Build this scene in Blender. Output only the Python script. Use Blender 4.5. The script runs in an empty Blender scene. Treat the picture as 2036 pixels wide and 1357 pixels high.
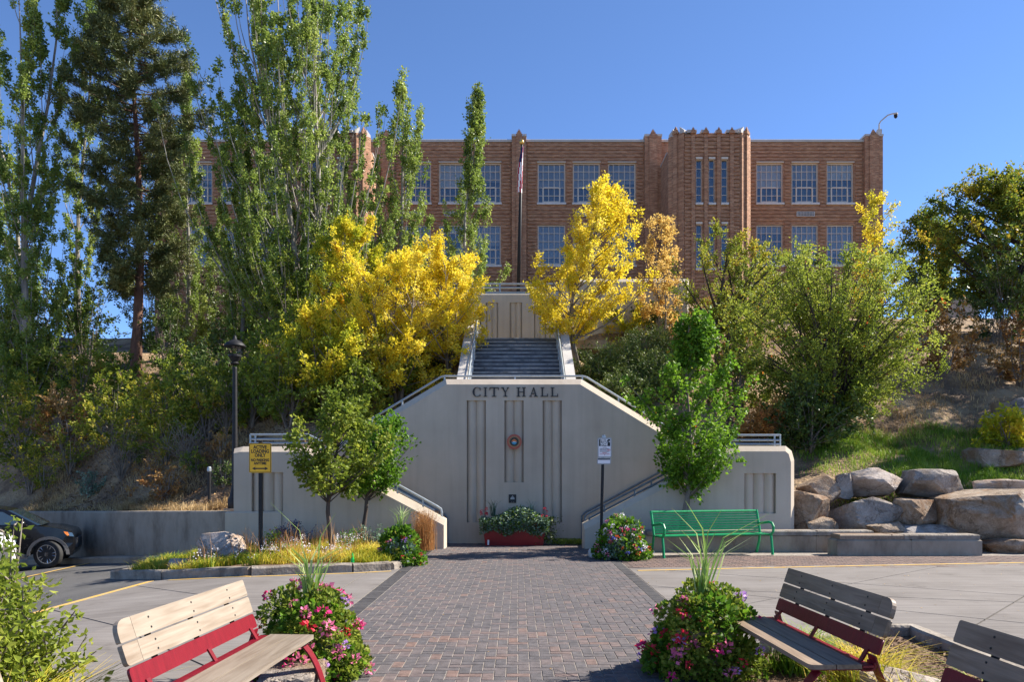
import bpy, bmesh, math, random
import numpy as np
from mathutils import Vector, Matrix, Quaternion

SC = bpy.context.scene
COL = SC.collection
RAD = math.radians
# ------------------------------------------------------------------ camera, sky, sun, exposure
F, CX, CY, EYE = 1500.0, 1030.0, 950.0, 1.64      # focal length and principal point in photo pixels, eye height
cd = bpy.data.cameras.new('camera')
cam = bpy.data.objects.new('camera', cd); COL.objects.link(cam)
cam.location = (0, 0, EYE); cam.rotation_euler = (RAD(90), 0, 0)
cd.sensor_fit = 'HORIZONTAL'; cd.sensor_width = 36.0; cd.lens = 36.0 * F / 2036.0
cd.shift_x = (1018 - CX) / 2036.0; cd.shift_y = (CY - 678.5) / 2036.0
cd.clip_start = 0.05; cd.clip_end = 6000
SC.camera = cam

SUN = Vector((0.73, 0.20, 0.65)).normalized()
SUN_EL = math.asin(SUN.z); SUN_AZ = math.atan2(SUN.x, SUN.y)
wd = bpy.data.worlds.new('World'); SC.world = wd; wd.use_nodes = True
wn = wd.node_tree.nodes; wl = wd.node_tree.links
bg = wn['Background']; sky = wn.new('ShaderNodeTexSky'); sky.sky_type = 'NISHITA'
sky.sun_disc = False; sky.sun_elevation = SUN_EL; sky.sun_rotation = SUN_AZ
sky.altitude = 2100; sky.air_density = 0.7; sky.dust_density = 0.0; sky.ozone_density = 6.5
wl.new(sky.outputs[0], bg.inputs[0]); bg.inputs[1].default_value = 0.117
sd = bpy.data.lights.new('sun', 'SUN'); sd.energy = 4.9; sd.angle = RAD(0.55); sd.color = (1.0, 0.93, 0.83)
so = bpy.data.objects.new('sun', sd); COL.objects.link(so); so.rotation_mode = 'QUATERNION'
so.rotation_quaternion = SUN.to_track_quat('Z', 'Y'); so.location = (30, 8, 40)
SC.view_settings.view_transform = 'Standard'; SC.view_settings.look = 'None'
SC.view_settings.gamma = 1; SC.view_settings.use_curve_mapping = False
SC.view_settings.exposure = 1.3
SC.cycles.use_denoising = True
SC.cycles.max_bounces = 8; SC.cycles.transparent_max_bounces = 12

# ------------------------------------------------------------------ helpers
rnd = random.Random(7)
rng = np.random.default_rng(7)

def W(px, py, Y):
    return Vector(((px - CX) / F * Y, Y, EYE + (CY - py) / F * Y))
def X_(px, Y): return (px - CX) / F * Y
def Z_(py, Y): return EYE + (CY - py) / F * Y

def link(o, parent=None):
    COL.objects.link(o)
    if parent is not None: o.parent = parent
    return o

def thing(name, label, cat, loc=(0, 0, 0), rz=0.0, group=None):
    o = bpy.data.objects.new(name, None); COL.objects.link(o)
    o.location = loc; o.rotation_euler = (0, 0, rz); o.empty_display_size = 0.2
    return tag(o, label, cat, group)
def tag(o, label, cat, group=None):
    o['label'] = label; o['category'] = cat
    if group: o['group'] = group
    return o
def kind(o, k):
    o['kind'] = k; return o
def kids(o): return [c for c in bpy.data.objects if c.parent == o]
def copy_tree(o, parent=None):
    c = o.copy(); COL.objects.link(c)
    if parent is not None: c.parent = parent
    for ch in kids(o): copy_tree(ch, c)
    return c

class MB:
    """collects vertices and faces, then links ONE mesh object"""
    def __init__(s): s.v = []; s.f = []; s.m = []; s.mi = 0
    def add(s, vs, fs):
        b = len(s.v); s.v += [tuple(v) for v in vs]
        for f in fs: s.f.append([b + i for i in f]); s.m.append(s.mi)
        return s
    def box(s, x0, x1, y0, y1, z0, z1, M=None, ch=0.0):
        if ch > 0:
            c = ch
            vs = []
            for (z, k) in ((z0, 0), (z1 - c, 0), (z1, c)):
                vs += [(x0 + k, y0 + k, z), (x1 - k, y0 + k, z), (x1 - k, y1 - k, z), (x0 + k, y1 - k, z)]
            fs = [(3, 2, 1, 0), (8, 9, 10, 11)]
            for r in (0, 4):
                for i in range(4): j = (i + 1) % 4; fs.append((r + i, r + j, r + 4 + j, r + 4 + i))
        else:
            vs = [(x0, y0, z0), (x1, y0, z0), (x1, y1, z0), (x0, y1, z0), (x0, y0, z1), (x1, y0, z1), (x1, y1, z1), (x0, y1, z1)]
            fs = [(3, 2, 1, 0), (4, 5, 6, 7), (0, 1, 5, 4), (1, 2, 6, 5), (2, 3, 7, 6), (3, 0, 4, 7)]
        if M is not None: vs = [M @ Vector(v) for v in vs]
        return s.add(vs, fs)
    def prism(s, poly, a, b, fn, cap=True):
        """poly: 2-D points; fn(p, t) gives the 3-D point; t = a and b are the ends"""
        n = len(poly); vs = [fn(p, a) for p in poly] + [fn(p, b) for p in poly]
        fs = [(i, (i + 1) % n, n + (i + 1) % n, n + i) for i in range(n)]
        if cap: fs += [tuple(range(n - 1, -1, -1)), tuple(range(n, 2 * n))]
        return s.add(vs, fs)
    def tube(s, path, r, n=8, caps=True):
        path = [Vector(p) for p in path]; k = len(path)
        rs = r if hasattr(r, '__len__') else [r] * k
        vs = []; up = None
        for i, p in enumerate(path):
            d = (path[min(i + 1, k - 1)] - path[max(i - 1, 0)]).normalized()
            if up is None:
                up = Vector((0, 0, 1)) if abs(d.z) < 0.9 else Vector((1, 0, 0))
            a = d.cross(up)
            if a.length < 1e-4: a = d.cross(Vector((0.3, 1, 0.2)))
            a.normalize(); b = a.cross(d).normalized(); up = b
            for j in range(n):
                t = 2 * math.pi * j / n
                vs.append(p + (a * math.cos(t) + b * math.sin(t)) * rs[i])
        fs = []
        for i in range(k - 1):
            for j in range(n):
                q = (j + 1) % n
                fs.append((i * n + j, i * n + q, (i + 1) * n + q, (i + 1) * n + j))
        if caps: fs += [tuple(range(n - 1, -1, -1)), tuple((k - 1) * n + j for j in range(n))]
        return s.add(vs, fs)
    def lathe(s, prof, n=16, c=(0, 0, 0), M=None):
        vs = []; k = len(prof)
        for (r, z) in prof:
            for j in range(n):
                t = 2 * math.pi * j / n; vs.append(Vector((c[0] + r * math.cos(t), c[1] + r * math.sin(t), c[2] + z)))
        if M is not None: vs = [M @ v for v in vs]
        fs = [(i * n + j, i * n + (j + 1) % n, (i + 1) * n + (j + 1) % n, (i + 1) * n + j) for i in range(k - 1) for j in range(n)]
        fs += [tuple(range(n - 1, -1, -1)), tuple((k - 1) * n + j for j in range(n))]
        return s.add(vs, fs)
    def mesh(s, name, mats, smooth=False):
        me = bpy.data.meshes.new(name); me.from_pydata(s.v, [], s.f)
        for m in (mats if isinstance(mats, (list, tuple)) else [mats]): me.materials.append(m)
        if any(s.m): me.polygons.foreach_set('material_index', s.m)
        if smooth: me.polygons.foreach_set('use_smooth', [True] * len(me.polygons))
        me.update(); return me
    def build(s, name, mats, parent=None, smooth=False, loc=None):
        o = bpy.data.objects.new(name, s.mesh(name, mats, smooth)); link(o, parent)
        if loc is not None: o.location = loc
        return o

def obj(name, me, parent=None, loc=None):
    o = bpy.data.objects.new(name, me); link(o, parent)
    if loc is not None: o.location = loc
    return o

def np_mesh(name, V, Q, mat, tint=None, smooth=False):
    """fast quad (or triangle) mesh from numpy arrays; tint is one value per face"""
    me = bpy.data.meshes.new(name); k = Q.shape[1]
    me.vertices.add(len(V)); me.vertices.foreach_set('co', np.ascontiguousarray(V, dtype=np.float32).ravel())
    me.loops.add(Q.size); me.loops.foreach_set('vertex_index', np.ascontiguousarray(Q, dtype=np.int32).ravel())
    me.polygons.add(len(Q)); me.polygons.foreach_set('loop_start', np.arange(0, Q.size, k, dtype=np.int32))
    try: me.polygons.foreach_set('loop_total', np.full(len(Q), k, dtype=np.int32))
    except Exception: pass
    me.polygons.foreach_set('use_smooth', np.full(len(Q), bool(smooth)))
    if tint is not None:
        at = me.attributes.new('tint', 'FLOAT', 'FACE'); at.data.foreach_set('value', np.asarray(tint, dtype=np.float32))
    me.materials.append(mat); me.update(calc_edges=True); me.validate(verbose=False)
    return me

# ------------------------------------------------------------------ materials
def new_mat(name):
    m = bpy.data.materials.new(name); m.use_nodes = True
    nt = m.node_tree; b = nt.nodes['Principled BSDF']
    return m, nt, b
def N(nt, t, **kw):
    n = nt.nodes.new(t)
    for k, v in kw.items(): setattr(n, k, v)
    return n
def ramp(nt, stops, interp='LINEAR'):
    r = N(nt, 'ShaderNodeValToRGB'); e = r.color_ramp.elements; r.color_ramp.interpolation = interp
    while len(e) < len(stops): e.new(0.5)
    for el, (p, c) in zip(e, stops): el.position = p; el.color = (*c, 1)
    return r
def M(name, c1, c2=None, scale=3.0, rough=0.8, bump=0.0, bscale=40.0, metal=0.0, spec=0.4, stretch=(1, 1, 1), c3=None, detail=6, s3=0.6, coat=0.0):
    """two or three colours mixed by noise, with fine relief"""
    m, nt, b = new_mat(name); L = nt.links.new
    tc = N(nt, 'ShaderNodeTexCoord'); mp = N(nt, 'ShaderNodeMapping'); mp.inputs['Scale'].default_value = stretch
    L(tc.outputs['Object'], mp.inputs[0])
    if c2 is not None:
        nz = N(nt, 'ShaderNodeTexNoise'); nz.inputs['Scale'].default_value = scale; nz.inputs['Detail'].default_value = detail
        nz.inputs['Roughness'].default_value = 0.65
        L(mp.outputs[0], nz.inputs[0])
        st = [(0.32, c1), (0.68, c2)] if c3 is None else [(0.3, c1), (0.52, c2), (0.72, c3)]
        r = ramp(nt, st); L(nz.outputs[0], r.inputs[0]); L(r.outputs[0], b.inputs['Base Color'])
    else: b.inputs['Base Color'].default_value = (*c1, 1)
    b.inputs['Roughness'].default_value = rough; b.inputs['Metallic'].default_value = metal
    b.inputs['Specular IOR Level'].default_value = spec; b.inputs['Coat Weight'].default_value = coat
    if bump > 0:
        n2 = N(nt, 'ShaderNodeTexNoise'); n2.inputs['Scale'].default_value = bscale; n2.inputs['Detail'].default_value = 4
        L(mp.outputs[0], n2.inputs[0])
        bp = N(nt, 'ShaderNodeBump'); bp.inputs['Strength'].default_value = bump; bp.inputs['Distance'].default_value = 0.02
        L(n2.outputs[0], bp.inputs['Height']); L(bp.outputs[0], b.inputs['Normal'])
    return m
def leaf_mat(name, stops, trans=0.35, rough=0.45, spec=0.35):
    m, nt, b = new_mat(name); L = nt.links.new
    at = N(nt, 'ShaderNodeAttribute', attribute_name='tint'); r = ramp(nt, stops); L(at.outputs['Fac'], r.inputs[0])
    L(r.outputs[0], b.inputs['Base Color']); b.inputs['Roughness'].default_value = rough; b.inputs['Specular IOR Level'].default_value = spec
    if trans > 0:
        tr = N(nt, 'ShaderNodeBsdfTranslucent'); L(r.outputs[0], tr.inputs[0])
        mx = N(nt, 'ShaderNodeMixShader'); mx.inputs[0].default_value = trans
        L(b.outputs[0], mx.inputs[1]); L(tr.outputs[0], mx.inputs[2]); L(mx.outputs[0], nt.nodes['Material Output'].inputs[0])
    return m
def tint_mat(name, stops, rough=0.8, bump=0.0, bscale=60, by_object=False, spec=0.3, dirt=0.25):
    """colour picked per face (attribute tint) or per object, broken up by fine noise"""
    m, nt, b = new_mat(name); L = nt.links.new
    r = ramp(nt, stops)
    if by_object: oi = N(nt, 'ShaderNodeObjectInfo'); L(oi.outputs['Random'], r.inputs[0])
    else: at = N(nt, 'ShaderNodeAttribute', attribute_name='tint'); L(at.outputs['Fac'], r.inputs[0])
    ge = N(nt, 'ShaderNodeNewGeometry'); nz = N(nt, 'ShaderNodeTexNoise'); nz.inputs['Scale'].default_value = 14; nz.inputs['Detail'].default_value = 8
    L(ge.outputs['Position'], nz.inputs[0])
    mr = N(nt, 'ShaderNodeMapRange'); mr.inputs['From Min'].default_value = 0.3; mr.inputs['From Max'].default_value = 0.7
    mr.inputs['To Min'].default_value = 1 - dirt; mr.inputs['To Max'].default_value = 1 + dirt; L(nz.outputs[0], mr.inputs[0])
    mx = N(nt, 'ShaderNodeVectorMath', operation='SCALE'); L(r.outputs[0], mx.inputs[0]); L(mr.outputs[0], mx.inputs['Scale'])
    L(mx.outputs[0], b.inputs['Base Color']); b.inputs['Roughness'].default_value = rough; b.inputs['Specular IOR Level'].default_value = spec
    if bump > 0:
        n2 = N(nt, 'ShaderNodeTexNoise'); n2.inputs['Scale'].default_value = bscale; n2.inputs['Detail'].default_value = 4; L(ge.outputs['Position'], n2.inputs[0])
        bp = N(nt, 'ShaderNodeBump'); bp.inputs['Strength'].default_value = bump; bp.inputs['Distance'].default_value = 0.01
        L(n2.outputs[0], bp.inputs['Height']); L(bp.outputs[0], b.inputs['Normal'])
    return m

def brick_mat():
    m, nt, b = new_mat('facade_brick'); L = nt.links.new
    ge = N(nt, 'ShaderNodeNewGeometry'); sp = N(nt, 'ShaderNodeSeparateXYZ'); L(ge.outputs['Position'], sp.inputs[0])
    my = N(nt, 'ShaderNodeMath', operation='MULTIPLY_ADD'); my.inputs[1].default_value = 0.6; L(sp.outputs[1], my.inputs[0]); L(sp.outputs[0], my.inputs[2])
    cb = N(nt, 'ShaderNodeCombineXYZ'); L(my.outputs[0], cb.inputs[0]); L(sp.outputs[2], cb.inputs[1])
    br = N(nt, 'ShaderNodeTexBrick'); br.inputs['Scale'].default_value = 1.0
    br.inputs['Brick Width'].default_value = 0.24; br.inputs['Row Height'].default_value = 0.078; br.inputs['Mortar Size'].default_value = 0.007
    br.inputs['Color1'].default_value = (0.35, 0.165, 0.085, 1); br.inputs['Color2'].default_value = (0.52, 0.29, 0.16, 1); br.inputs['Mortar'].default_value = (0.26, 0.165, 0.11, 1)
    br.inputs['Bias'].default_value = -0.1
    L(cb.outputs[0], br.inputs[0])
    nz = N(nt, 'ShaderNodeTexNoise'); nz.inputs['Scale'].default_value = 2.2; nz.inputs['Detail'].default_value = 9; nz.inputs['Roughness'].default_value = 0.7
    mp = N(nt, 'ShaderNodeMapping'); mp.inputs['Scale'].default_value = (1, 1, 5); L(ge.outputs['Position'], mp.inputs[0]); L(mp.outputs[0], nz.inputs[0])
    mr = N(nt, 'ShaderNodeMapRange'); mr.inputs['From Min'].default_value = 0.3; mr.inputs['From Max'].default_value = 0.7
    mr.inputs['To Min'].default_value = 0.6; mr.inputs['To Max'].default_value = 1.35; L(nz.outputs[0], mr.inputs[0])
    mx = N(nt, 'ShaderNodeVectorMath', operation='SCALE'); L(br.outputs[0], mx.inputs[0]); L(mr.outputs[0], mx.inputs['Scale'])
    L(mx.outputs[0], b.inputs['Base Color']); b.inputs['Roughness'].default_value = 0.9
    bp = N(nt, 'ShaderNodeBump'); bp.inputs['Strength'].default_value = 0.5; bp.inputs['Distance'].default_value = 0.02
    L(br.outputs['Fac'], bp.inputs['Height']); bp.invert = True; L(bp.outputs[0], b.inputs['Normal'])
    return m

def stucco_mat(name, c1, c2, c3):
    """painted plaster: broad cloudy tone, faint vertical rain streaks, fine sand"""
    m, nt, b = new_mat(name); L = nt.links.new
    ge = N(nt, 'ShaderNodeNewGeometry')
    n1 = N(nt, 'ShaderNodeTexNoise'); n1.inputs['Scale'].default_value = 0.9; n1.inputs['Detail'].default_value = 7; n1.inputs['Roughness'].default_value = 0.6
    L(ge.outputs['Position'], n1.inputs[0]); r = ramp(nt, [(0.3, c1), (0.55, c2), (0.75, c3)]); L(n1.outputs[0], r.inputs[0])
    mp = N(nt, 'ShaderNodeMapping'); mp.inputs['Scale'].default_value = (6, 6, 0.35); L(ge.outputs['Position'], mp.inputs[0])
    n2 = N(nt, 'ShaderNodeTexNoise'); n2.inputs['Scale'].default_value = 1.2; n2.inputs['Detail'].default_value = 5; L(mp.outputs[0], n2.inputs[0])
    mr = N(nt, 'ShaderNodeMapRange'); mr.inputs['From Min'].default_value = 0.45; mr.inputs['From Max'].default_value = 0.8
    mr.inputs['To Min'].default_value = 1.01; mr.inputs['To Max'].default_value = 0.90; L(n2.outputs[0], mr.inputs[0])
    mx = N(nt, 'ShaderNodeVectorMath', operation='SCALE'); L(r.outputs[0], mx.inputs[0]); L(mr.outputs[0], mx.inputs['Scale'])
    L(mx.outputs[0], b.inputs['Base Color']); b.inputs['Roughness'].default_value = 0.92; b.inputs['Specular IOR Level'].default_value = 0.2
    n3 = N(nt, 'ShaderNodeTexNoise'); n3.inputs['Scale'].default_value = 45; n3.inputs['Detail'].default_value = 3; L(ge.outputs['Position'], n3.inputs[0])
    bp = N(nt, 'ShaderNodeBump'); bp.inputs['Strength'].default_value = 0.25; bp.inputs['Distance'].default_value = 0.01
    L(n3.outputs[0], bp.inputs['Height']); L(bp.outputs[0], b.inputs['Normal'])
    return m

def wood_mat(name, c1, c2, rough=0.6):
    m, nt, b = new_mat(name); L = nt.links.new
    tc = N(nt, 'ShaderNodeTexCoord'); oi = N(nt, 'ShaderNodeObjectInfo')
    ad = N(nt, 'ShaderNodeVectorMath', operation='MULTIPLY_ADD'); ad.inputs[1].default_value = (1, 1, 1)
    sc = N(nt, 'ShaderNodeVectorMath', operation='SCALE'); cbx = N(nt, 'ShaderNodeCombineXYZ')
    L(oi.outputs['Random'], cbx.inputs[0]); L(oi.outputs['Random'], cbx.inputs[1]); L(cbx.outputs[0], sc.inputs[0]); sc.inputs['Scale'].default_value = 9.0
    L(tc.outputs['Object'], ad.inputs[0]); L(sc.outputs[0], ad.inputs[2])
    mp = N(nt, 'ShaderNodeMapping'); mp.inputs['Scale'].default_value = (14, 0.9, 14); L(ad.outputs[0], mp.inputs[0])
    nz = N(nt, 'ShaderNodeTexNoise'); nz.inputs['Scale'].default_value = 1.6; nz.inputs['Detail'].default_value = 6; nz.inputs['Distortion'].default_value = 1.2; L(mp.outputs[0], nz.inputs[0])
    n2 = N(nt, 'ShaderNodeTexNoise'); n2.inputs['Scale'].default_value = 2.0; n2.inputs['Detail'].default_value = 3; L(ad.outputs[0], n2.inputs[0])
    mm = N(nt, 'ShaderNodeMath', operation='MULTIPLY_ADD'); mm.inputs[1].default_value = 0.45; L(n2.outputs[0], mm.inputs[0]); L(nz.outputs[0], mm.inputs[2])
    r = ramp(nt, [(0.5, c1), (0.95, c2)]); L(mm.outputs[0], r.inputs[0]); L(r.outputs[0], b.inputs['Base Color']); b.inputs['Roughness'].default_value = rough
    bp = N(nt, 'ShaderNodeBump'); bp.inputs['Strength'].default_value = 0.25; bp.inputs['Distance'].default_value = 0.004
    L(nz.outputs[0], bp.inputs['Height']); L(bp.outputs[0], b.inputs['Normal'])
    return m

def rock_mat(name, c1, c2, c3, rust):
    m, nt, b = new_mat(name); L = nt.links.new
    tc = N(nt, 'ShaderNodeTexCoord'); oi = N(nt, 'ShaderNodeObjectInfo'); vm = N(nt, 'ShaderNodeVectorMath', operation='ADD'); cx = N(nt, 'ShaderNodeCombineXYZ')
    mu = N(nt, 'ShaderNodeMath', operation='MULTIPLY'); mu.inputs[1].default_value = 40; L(oi.outputs['Random'], mu.inputs[0]); L(mu.outputs[0], cx.inputs[0]); L(mu.outputs[0], cx.inputs[2])
    L(tc.outputs['Object'], vm.inputs[0]); L(cx.outputs[0], vm.inputs[1])
    def noise(sc, det=8, rg=0.65, dist=0.0, v=None):
        n = N(nt, 'ShaderNodeTexNoise'); n.inputs['Scale'].default_value = sc; n.inputs['Detail'].default_value = det; n.inputs['Roughness'].default_value = rg; n.inputs['Distortion'].default_value = dist; L((v or vm).outputs[0], n.inputs[0]); return n
    n1 = noise(2.4, 12, 0.72, 0.4); r = ramp(nt, [(0.34, c1), (0.52, c2), (0.68, c3)]); L(n1.outputs[0], r.inputs[0])
    n2 = noise(1.1, 6, 0.6, 0.8); r2 = ramp(nt, [(0.52, (0, 0, 0)), (0.64, (1, 1, 1))]); L(n2.outputs[0], r2.inputs[0])
    mx = N(nt, 'ShaderNodeMixRGB'); L(r2.outputs[0], mx.inputs[0]); L(r.outputs[0], mx.inputs[1]); mx.inputs[2].default_value = (*rust, 1)
    vo = N(nt, 'ShaderNodeTexVoronoi', feature='DISTANCE_TO_EDGE'); vo.inputs['Scale'].default_value = 0.75
    n3 = noise(3.0, 4); va = N(nt, 'ShaderNodeVectorMath', operation='MULTIPLY_ADD'); va.inputs[1].default_value = (1.1, 1.1, 1.1); L(n3.outputs['Color'], va.inputs[0]); L(vm.outputs[0], va.inputs[2]); L(va.outputs[0], vo.inputs['Vector'])
    rc = ramp(nt, [(0.0, (0.62, 0.58, 0.55)), (0.02, (1, 1, 1))]); L(vo.outputs['Distance'], rc.inputs[0])
    m2 = N(nt, 'ShaderNodeMixRGB', blend_type='MULTIPLY'); m2.inputs[0].default_value = 1; L(mx.outputs[0], m2.inputs[1]); L(rc.outputs[0], m2.inputs[2])
    n4 = noise(30, 5, 0.7); r4 = ramp(nt, [(0.3, (0.72, 0.72, 0.72)), (0.7, (1.15, 1.15, 1.15))]); L(n4.outputs[0], r4.inputs[0])
    m3 = N(nt, 'ShaderNodeMixRGB', blend_type='MULTIPLY'); m3.inputs[0].default_value = 1; L(m2.outputs[0], m3.inputs[1]); L(r4.outputs[0], m3.inputs[2]); L(m3.outputs[0], b.inputs['Base Color'])
    b.inputs['Roughness'].default_value = 0.93; b.inputs['Specular IOR Level'].default_value = 0.2
    n5 = noise(7, 10, 0.7); ad = N(nt, 'ShaderNodeMath', operation='MULTIPLY_ADD'); ad.inputs[1].default_value = 0.6; L(rc.outputs[0], ad.inputs[0]); L(n5.outputs[0], ad.inputs[2])
    bp = N(nt, 'ShaderNodeBump'); bp.inputs['Strength'].default_value = 0.9; bp.inputs['Distance'].default_value = 0.05; L(ad.outputs[0], bp.inputs['Height']); L(bp.outputs[0], b.inputs['Normal'])
    return m

def glass_mat():
    m, nt, b = new_mat('window_glass'); L = nt.links.new
    gl = N(nt, 'ShaderNodeBsdfGlossy'); gl.inputs['Roughness'].default_value = 0.03; gl.inputs['Color'].default_value = (0.9, 0.95, 1, 1)
    tr = N(nt, 'ShaderNodeBsdfTransparent'); tr.inputs[0].default_value = (0.86, 0.88, 0.88, 1)
    mx = N(nt, 'ShaderNodeMixShader'); mx.inputs[0].default_value = 0.085
    L(tr.outputs[0], mx.inputs[1]); L(gl.outputs[0], mx.inputs[2]); L(mx.outputs[0], nt.nodes['Material Output'].inputs[0])
    return m

MAT = {}
def setup_materials():
    m = MAT
    m['brick'] = brick_mat()
    m['coping'] = M('coping_white', (0.42, 0.39, 0.35), (0.52, 0.49, 0.45), 1.5, 0.8, 0.1, 30)
    m['stucco'] = stucco_mat('wall_stucco', (0.435, 0.362, 0.278), (0.485, 0.408, 0.318), (0.525, 0.446, 0.352))
    m['stucco_warm'] = stucco_mat('upper_wall_stucco', (0.43, 0.375, 0.295), (0.475, 0.418, 0.33), (0.515, 0.455, 0.365))
    m['concrete'] = M('kerb_concrete', (0.11, 0.088, 0.068), (0.24, 0.205, 0.165), 3.5, 0.9, 0.8, 25, c3=(0.33, 0.295, 0.25))
    m['old_concrete'] = M('old_concrete', (0.17, 0.132, 0.094), (0.30, 0.245, 0.182), 1.8, 0.92, 0.5, 18, c3=(0.37, 0.31, 0.24), stretch=(1, 1, 0.5))
    m['sandcap'] = M('capstone', (0.26, 0.22, 0.17), (0.40, 0.36, 0.30), 3, 0.9, 0.4, 25)
    m['frame'] = M('window_frame_paint', (0.60, 0.52, 0.42), rough=0.6)
    m['sill'] = M('stone_sill', (0.55, 0.52, 0.48), (0.68, 0.65, 0.6), 6, 0.8)
    m['glass'] = glass_mat()
    m['blind'] = M('window_blind', (0.22, 0.215, 0.20), (0.27, 0.26, 0.235), 2, 0.8)
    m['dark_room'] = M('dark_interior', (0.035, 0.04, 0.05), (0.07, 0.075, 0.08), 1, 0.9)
    m['steel'] = M('galvanised_steel', (0.30, 0.34, 0.36), (0.40, 0.44, 0.46), 9, 0.45, metal=0.5)
    m['rail_dark'] = M('weathered_rail', (0.09, 0.115, 0.13), (0.16, 0.19, 0.205), 9, 0.5, metal=0.3)
    m['step'] = M('dark_stone_step', (0.035, 0.038, 0.046), (0.085, 0.09, 0.10), 2.5, 0.55, 0.2, 30, stretch=(0.6, 1, 1), c3=(0.15, 0.155, 0.16))
    m['black'] = M('black_paint', (0.010, 0.010, 0.011), (0.022, 0.022, 0.023), 12, 0.55, spec=0.25)
    m['letter'] = M('dark_bronze', (0.018, 0.016, 0.015), (0.035, 0.03, 0.027), 9, 0.5)
    m['white'] = M('white_print', (0.78, 0.77, 0.76), rough=0.6)
    m['sign_white'] = M('sign_white', (0.70, 0.68, 0.70), rough=0.5)
    m['sign_yellow'] = M('sign_yellow', (0.80, 0.42, 0.015), (0.86, 0.47, 0.02), 4, 0.5)
    m['sign_black'] = M('sign_print_black', (0.012, 0.012, 0.012), rough=0.5)
    m['sign_red'] = M('sign_print_red', (0.55, 0.04, 0.05), rough=0.5)
    m['sign_back'] = M('sign_edge_grey', (0.33, 0.33, 0.32), rough=0.5, metal=0.4)
    m['red'] = M('red_enamel', (0.13, 0.003, 0.010), (0.19, 0.005, 0.014), 9, 0.42, 0.12, 90, spec=0.4, stretch=(1, 3, 0.6))
    m['red_planter'] = M('red_planter_paint', (0.17, 0.005, 0.006), (0.25, 0.008, 0.008), 3, 0.45)
    m['green'] = M('green_powdercoat', (0.005, 0.23, 0.075), (0.012, 0.33, 0.11), 11, 0.42, 0.1, 60)
    m['wood_pale'] = wood_mat('pale_weathered_wood', (0.19, 0.14, 0.095), (0.31, 0.255, 0.195))
    m['wood_mid'] = wood_mat('silvered_wood', (0.155, 0.118, 0.083), (0.27, 0.225, 0.175))
    m['wood_grey'] = wood_mat('shaded_weathered_wood', (0.14, 0.092, 0.058), (0.28, 0.205, 0.14))  # darker copy of the bench wood with the bench's shade in its colour
    m['rock'] = rock_mat('rock_tan', (0.19, 0.135, 0.09), (0.33, 0.26, 0.195), (0.42, 0.36, 0.295), (0.26, 0.145, 0.07))
    m['rock_rust'] = rock_mat('rock_rust', (0.14, 0.08, 0.045), (0.28, 0.20, 0.135), (0.38, 0.32, 0.26), (0.20, 0.085, 0.03))
    m['rock_grey'] = rock_mat('rock_grey', (0.18, 0.15, 0.125), (0.31, 0.27, 0.235), (0.42, 0.385, 0.35), (0.25, 0.18, 0.12))
    m['rock_pink'] = rock_mat('rock_pink', (0.30, 0.23, 0.18), (0.42, 0.35, 0.295), (0.49, 0.43, 0.385), (0.38, 0.27, 0.19))
    m['bark_grey'] = M('bark_grey', (0.12, 0.095, 0.075), (0.26, 0.22, 0.18), 9, 0.95, 0.8, 30, stretch=(1, 1, 0.25))
    m['bark_white'] = M('bark_poplar', (0.16, 0.145, 0.12), (0.36, 0.33, 0.28), 4, 0.9, 0.5, 20, stretch=(1, 1, 0.4))
    m['bark_red'] = M('bark_pine', (0.085, 0.045, 0.03), (0.19, 0.10, 0.065), 7, 0.95, 1.0, 18, stretch=(1, 1, 0.3))
    m['bark_dark'] = M('bark_dark', (0.035, 0.025, 0.02), (0.10, 0.075, 0.06), 7, 0.95, 0.7, 25, stretch=(1, 1, 0.3))
    m['twig'] = M('dry_twig', (0.13, 0.10, 0.075), (0.27, 0.23, 0.18), 6, 0.9)
    m['tyre'] = M('tyre_rubber', (0.018, 0.018, 0.018), (0.035, 0.034, 0.032), 20, 0.8)
    m['alloy'] = M('alloy_rim', (0.40, 0.41, 0.43), rough=0.25, metal=0.9)
    m['car_black'] = M('black_car_paint', (0.006, 0.006, 0.007), rough=0.22, spec=0.3, coat=0.35)
    m['car_white'] = M('white_car_paint', (0.72, 0.72, 0.72), rough=0.2, coat=0.8)
    m['cladding'] = M('grey_cladding', (0.06, 0.06, 0.063), (0.085, 0.085, 0.088), 12, 0.55)
    m['car_glass'] = M('car_glass', (0.03, 0.05, 0.065), rough=0.05, spec=0.9, coat=1.0)
    m['amber'] = M('amber_lens', (0.75, 0.20, 0.01), rough=0.2, coat=0.6)
    m['mulch'] = M('bark_mulch', (0.05, 0.03, 0.02), (0.16, 0.095, 0.055), 40, 0.95, 1.0, 60, c3=(0.30, 0.20, 0.12))
    m['pot'] = M('planter_pot', (0.16, 0.12, 0.09), (0.24, 0.18, 0.13), 5, 0.9)
    m['yellow_line'] = M('worn_yellow_line', (0.62, 0.33, 0.03), (0.50, 0.33, 0.10), 7, 0.8, c3=(0.36, 0.31, 0.24))
    m['gold'] = M('gilded_ball', (0.75, 0.50, 0.15), rough=0.3, metal=0.8)
    m['plastic_green'] = M('green_marker', (0.01, 0.42, 0.06), rough=0.4)
    # foliage
    m['l_poplar'] = leaf_mat('poplar_leaf', [(0, (0.10, 0.16, 0.026)), (0.45, (0.215, 0.30, 0.055)), (0.8, (0.34, 0.41, 0.085)), (1, (0.52, 0.55, 0.16))], 0.48, 0.40, 0.45)
    m['l_pine'] = leaf_mat('pine_needle', [(0, (0.035, 0.055, 0.020)), (0.55, (0.115, 0.14, 0.042)), (1, (0.29, 0.28, 0.095))], 0.12, 0.5, 0.3)
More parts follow.
